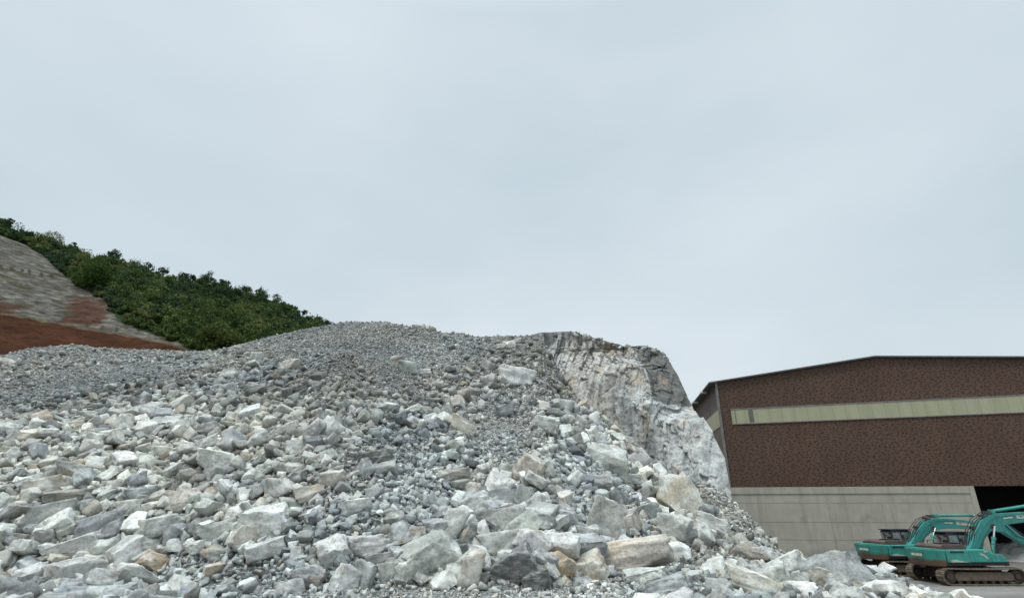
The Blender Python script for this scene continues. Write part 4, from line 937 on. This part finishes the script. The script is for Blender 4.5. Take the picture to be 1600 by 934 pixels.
    mb = MB(); mb.prism([(.77, 1.262), (1.72, 1.262), (1.72, 1.5), (1.5, 1.72), (.77, 1.78)], -1.4, -.58, bev=.04); U(mb, 'toolbox', M_teal)
    mb = MB(); mb.box(-2.06, -.2, .62, 1.42, 1.262, 1.95, .06); U(mb, 'side_panel', M_teal)
    mb = MB(); mb.prism([(-2.06, 1.9), (-.35, 1.9), (-.35, 2.16), (-.6, 2.26), (-1.9, 2.26), (-2.06, 2.15)], -1.05, .95, bev=.05); hd = U(mb, 'engine_hood', M_hood)
    mb = MB(); mb.box(-1.6, -1.0, -.7, -.1, 2.262, 2.33, .02); mb.box(-.9, -.5, -.75, -.3, 2.262, 2.36, .02); U(mb, 'hood_cover', M_blk, hd)
    mb = MB(); mb.cyl((-.75, .3, 2.2), (-.75, .3, 2.62), .06); mb.cyl((-.75, .3, 2.62), (-.9, .3, 2.72), .06); U(mb, 'exhaust_pipe', M_dkst)
    mb = MB(); mb.cyl((-.35, .45, 2.0), (-.35, .45, 2.45), .08); mb.cyl((-.35, .45, 2.45), (-.35, .45, 2.6), .17, .15); U(mb, 'air_intake', M_tf)
    # cab on the far side
    cab = empty('cab', parent=root)
    prof = [(-.15, 1.262), (1.55, 1.262), (1.72, 1.75), (1.5, 2.78), (1.35, 2.88), (-.05, 2.88), (-.15, 2.8)]
    mb = MB(); mb.prism(prof, .45, 1.38, bev=.05); U(mb, 'cab_shell', M_navy, cab)
    mb = MB(); mb.prism([(.02, 1.95), (.62, 1.95), (.62, 2.72), (.02, 2.72)], .425, .447); U(mb, 'cab_window', M_glass, cab)
    mb = MB(); mb.prism([(.72, 1.75), (1.56, 1.75), (1.42, 2.72), (.72, 2.72)], .425, .447); U(mb, 'cab_window', M_glass, cab)
    mb = MB(); mb.prism([(.6, 2.0), (1.3, 2.0), (1.3, 2.7), (.6, 2.7)], -.188, -.164, axis='x'); U(mb, 'cab_window', M_glass, cab)
    mb = MB(); mb.box(-.22, 1.5, .4, 1.42, 2.882, 2.94, .02); U(mb, 'cab_roof', M_navy, cab)
    mb = MB(); mb.tube([(1.5, -1.35, 1.75), (1.5, -1.35, 2.3), (1.0, -1.35, 2.3), (1.0, -1.35, 1.8)], .022); U(mb, 'handrail', M_dkst)
    mb = MB(); mb.cyl((-.3, -.9, 2.0), (-.45, -.95, 2.45), .03); mb.box(-.53, -.4, -1.02, -.86, 2.4, 2.62, .02); U(mb, 'mirror', M_blk)
    # boom
    B = band_poly([(.45, 1.58, .32), (.95, 2.1, .52), (1.5, 2.75, .66), (2.05, 3.28, .80), (2.75, 3.6, .80), (3.6, 3.74, .70), (5.2, 3.86, .62), (7.4, 3.88, .48), (8.25, 3.85, .36)])
    mb = MB(); mb.prism(B, -.33, .11, bev=.025); bo = UB(mb, 'boom', M_boom)
    for yo in (-.345, .125):
        mb = MB(); mb.prism(band_poly([(.7, 1.95, .08), (1.5, 2.9, .08), (2.1, 3.5, .07), (2.8, 3.85, .06), (3.7, 3.97, .05), (7, 4.03, .05)]), yo - .012, yo + .012); UB(mb, 'flange', M_boom, bo)
    mb = MB(); mb.prism([(3.45, 3.72), (4.1, 3.78), (4.09, 3.87), (3.44, 3.81)], -.342, -.331); UB(mb, 'sticker', M_stk, bo)
    mb = MB(); mb.prism([(4.4, 3.74), (5.6, 3.80), (5.6, 4.03), (4.35, 3.97)], -.342, -.331); pl_ = UB(mb, 'name_plate', M_stk, bo)
    mb = MB(); mb.cyl((4.68, -.343, 3.88), (4.68, -.349, 3.88), .05, seg=10); UB(mb, 'plate_mark', M_blk, pl_)
    mb = MB(); mb.cyl((2.5, -.42, 3.3), (2.5, .2, 3.3), .13, seg=18); UB(mb, 'boom_pin', M_dkst, bo)
    mb = MB()
    for q in range(5):
        o = q * .045; mb.tube([(.75 - o, -.3 + q * .08, 2.0 + o), (1.1 - o, -.32 + q * .08, 2.75 + o * 2), (1.7 - o, -.3 + q * .08, 3.4 + o * 2), (2.35, -.28 + q * .07, 3.98 + o), (3.0, -.2 + q * .04, 4.14 + o * .5)], .026)
    mb.tube([(.9, -.36, 1.5), (1.15, -.42, 2.0), (1.5, -.40, 2.45), (2.0, -.38, 2.9), (2.45, -.4, 3.35)], .02); mb.tube([(1.7, -.5, 1.5), (2.1, -.6, 1.35), (2.3, -.5, 1.9), (2.2, -.45, 2.4)], .018); UB(mb, 'hydraulic_hose', M_blk, bo)
    mb = MB(); mb.box(1.2, 1.55, -.2, .0, 3.12, 3.3, .02); mb.box(2.0, 2.3, -.22, .0, 3.86, 4.0, .02); UB(mb, 'hose_bracket', M_dkst, bo)
    for yo in (-.5, .28):
        p0 = Vector((1.66, yo, 1.38)); p1 = Vector(rp((2.5, yo, 3.3))); dv = (p1 - p0).normalized()
        mb = MB(); mb.cyl(p0, p0 + dv * 1.3, .10); mb.cyl(p0 + dv * 1.2, p0 + dv * 1.38, .125); bc = U(mb, 'boom_cylinder', M_teal)
        mb = MB(); mb.cyl(p0 + dv * 1.38, p1, .05); U(mb, 'rod', M_rod, bc)
    mb = MB(); mb.cyl((3.0, -.11, 4.2), (5.9, -.11, 4.58), .095); mb.box(2.85, 3.1, -.24, .02, 4.05, 4.3, .02); mb.cyl((5.8, -.11, 4.57), (5.98, -.11, 4.59), .12); sc_ = UB(mb, 'stick_cylinder', M_teal)
    mb = MB(); mb.cyl((5.9, -.11, 4.58), (8.0, -.11, 4.84), .05); UB(mb, 'rod', M_rod, sc_)
    S = band_poly([(7.9, 5.05, .2), (8.2, 4.6, .42), (8.4, 4.1, .72), (9.0, 3.2, .55), (9.8, 2.1, .42), (10.35, 1.35, .28)])
    mb = MB(); mb.prism(S, -.3, .08, bev=.03); sk = US(mb, 'stick', M_boom)
    mb = MB(); mb.cyl((8.65, -.11, 4.55), (9.6, -.11, 3.15), .085); mb.cyl((9.6, -.11, 3.15), (10.25, -.11, 2.15), .05); mb.tube([(8.5, -.33, 4.3), (8.8, -.4, 3.4), (9.3, -.36, 3.0)], .03); US(mb, 'bucket_cylinder', M_blk, sk)
    T = lambda P_: [(x + 1.9, z) for x, z in P_]
    mb = MB(); mb.prism(T([(8.25, 1.55), (8.6, 1.4), (8.8, .9), (8.55, .25), (8.0, .02), (7.3, .1), (6.95, .5), (7.15, .52), (7.45, .28), (8.0, .2), (8.35, .42), (8.45, .9)]), -.75, .53, bev=.015)
    for a_, b2 in ((-.78, -.752), (.532, .56)): mb.prism(T([(8.3, 1.3), (8.6, .9), (8.4, .3), (8.0, .1), (7.3, .18), (7.05, .5), (7.8, 1.1)]), a_, b2)
    bk = US(mb, 'bucket', M_bkt)
    for k in range(5): mb = MB(); y0 = -.7 + k * .28; mb.prism(T([(7.2, .42), (6.98, .4), (6.72, .66), (7.02, .55)]), y0, y0 + .1); US(mb, 'tooth', M_dkst, bk)
    return root
make_excavator((29.9, 40.1, 0), R(0), R(6), 'nearer teal excavator, its whole near track in view, boom crossing the dark opening', 0, R(3))
make_excavator((29.4, 45.2, 0), R(2), R(8), 'farther teal excavator half hidden behind the other, black cab against the concrete wall', R(-7), R(20))
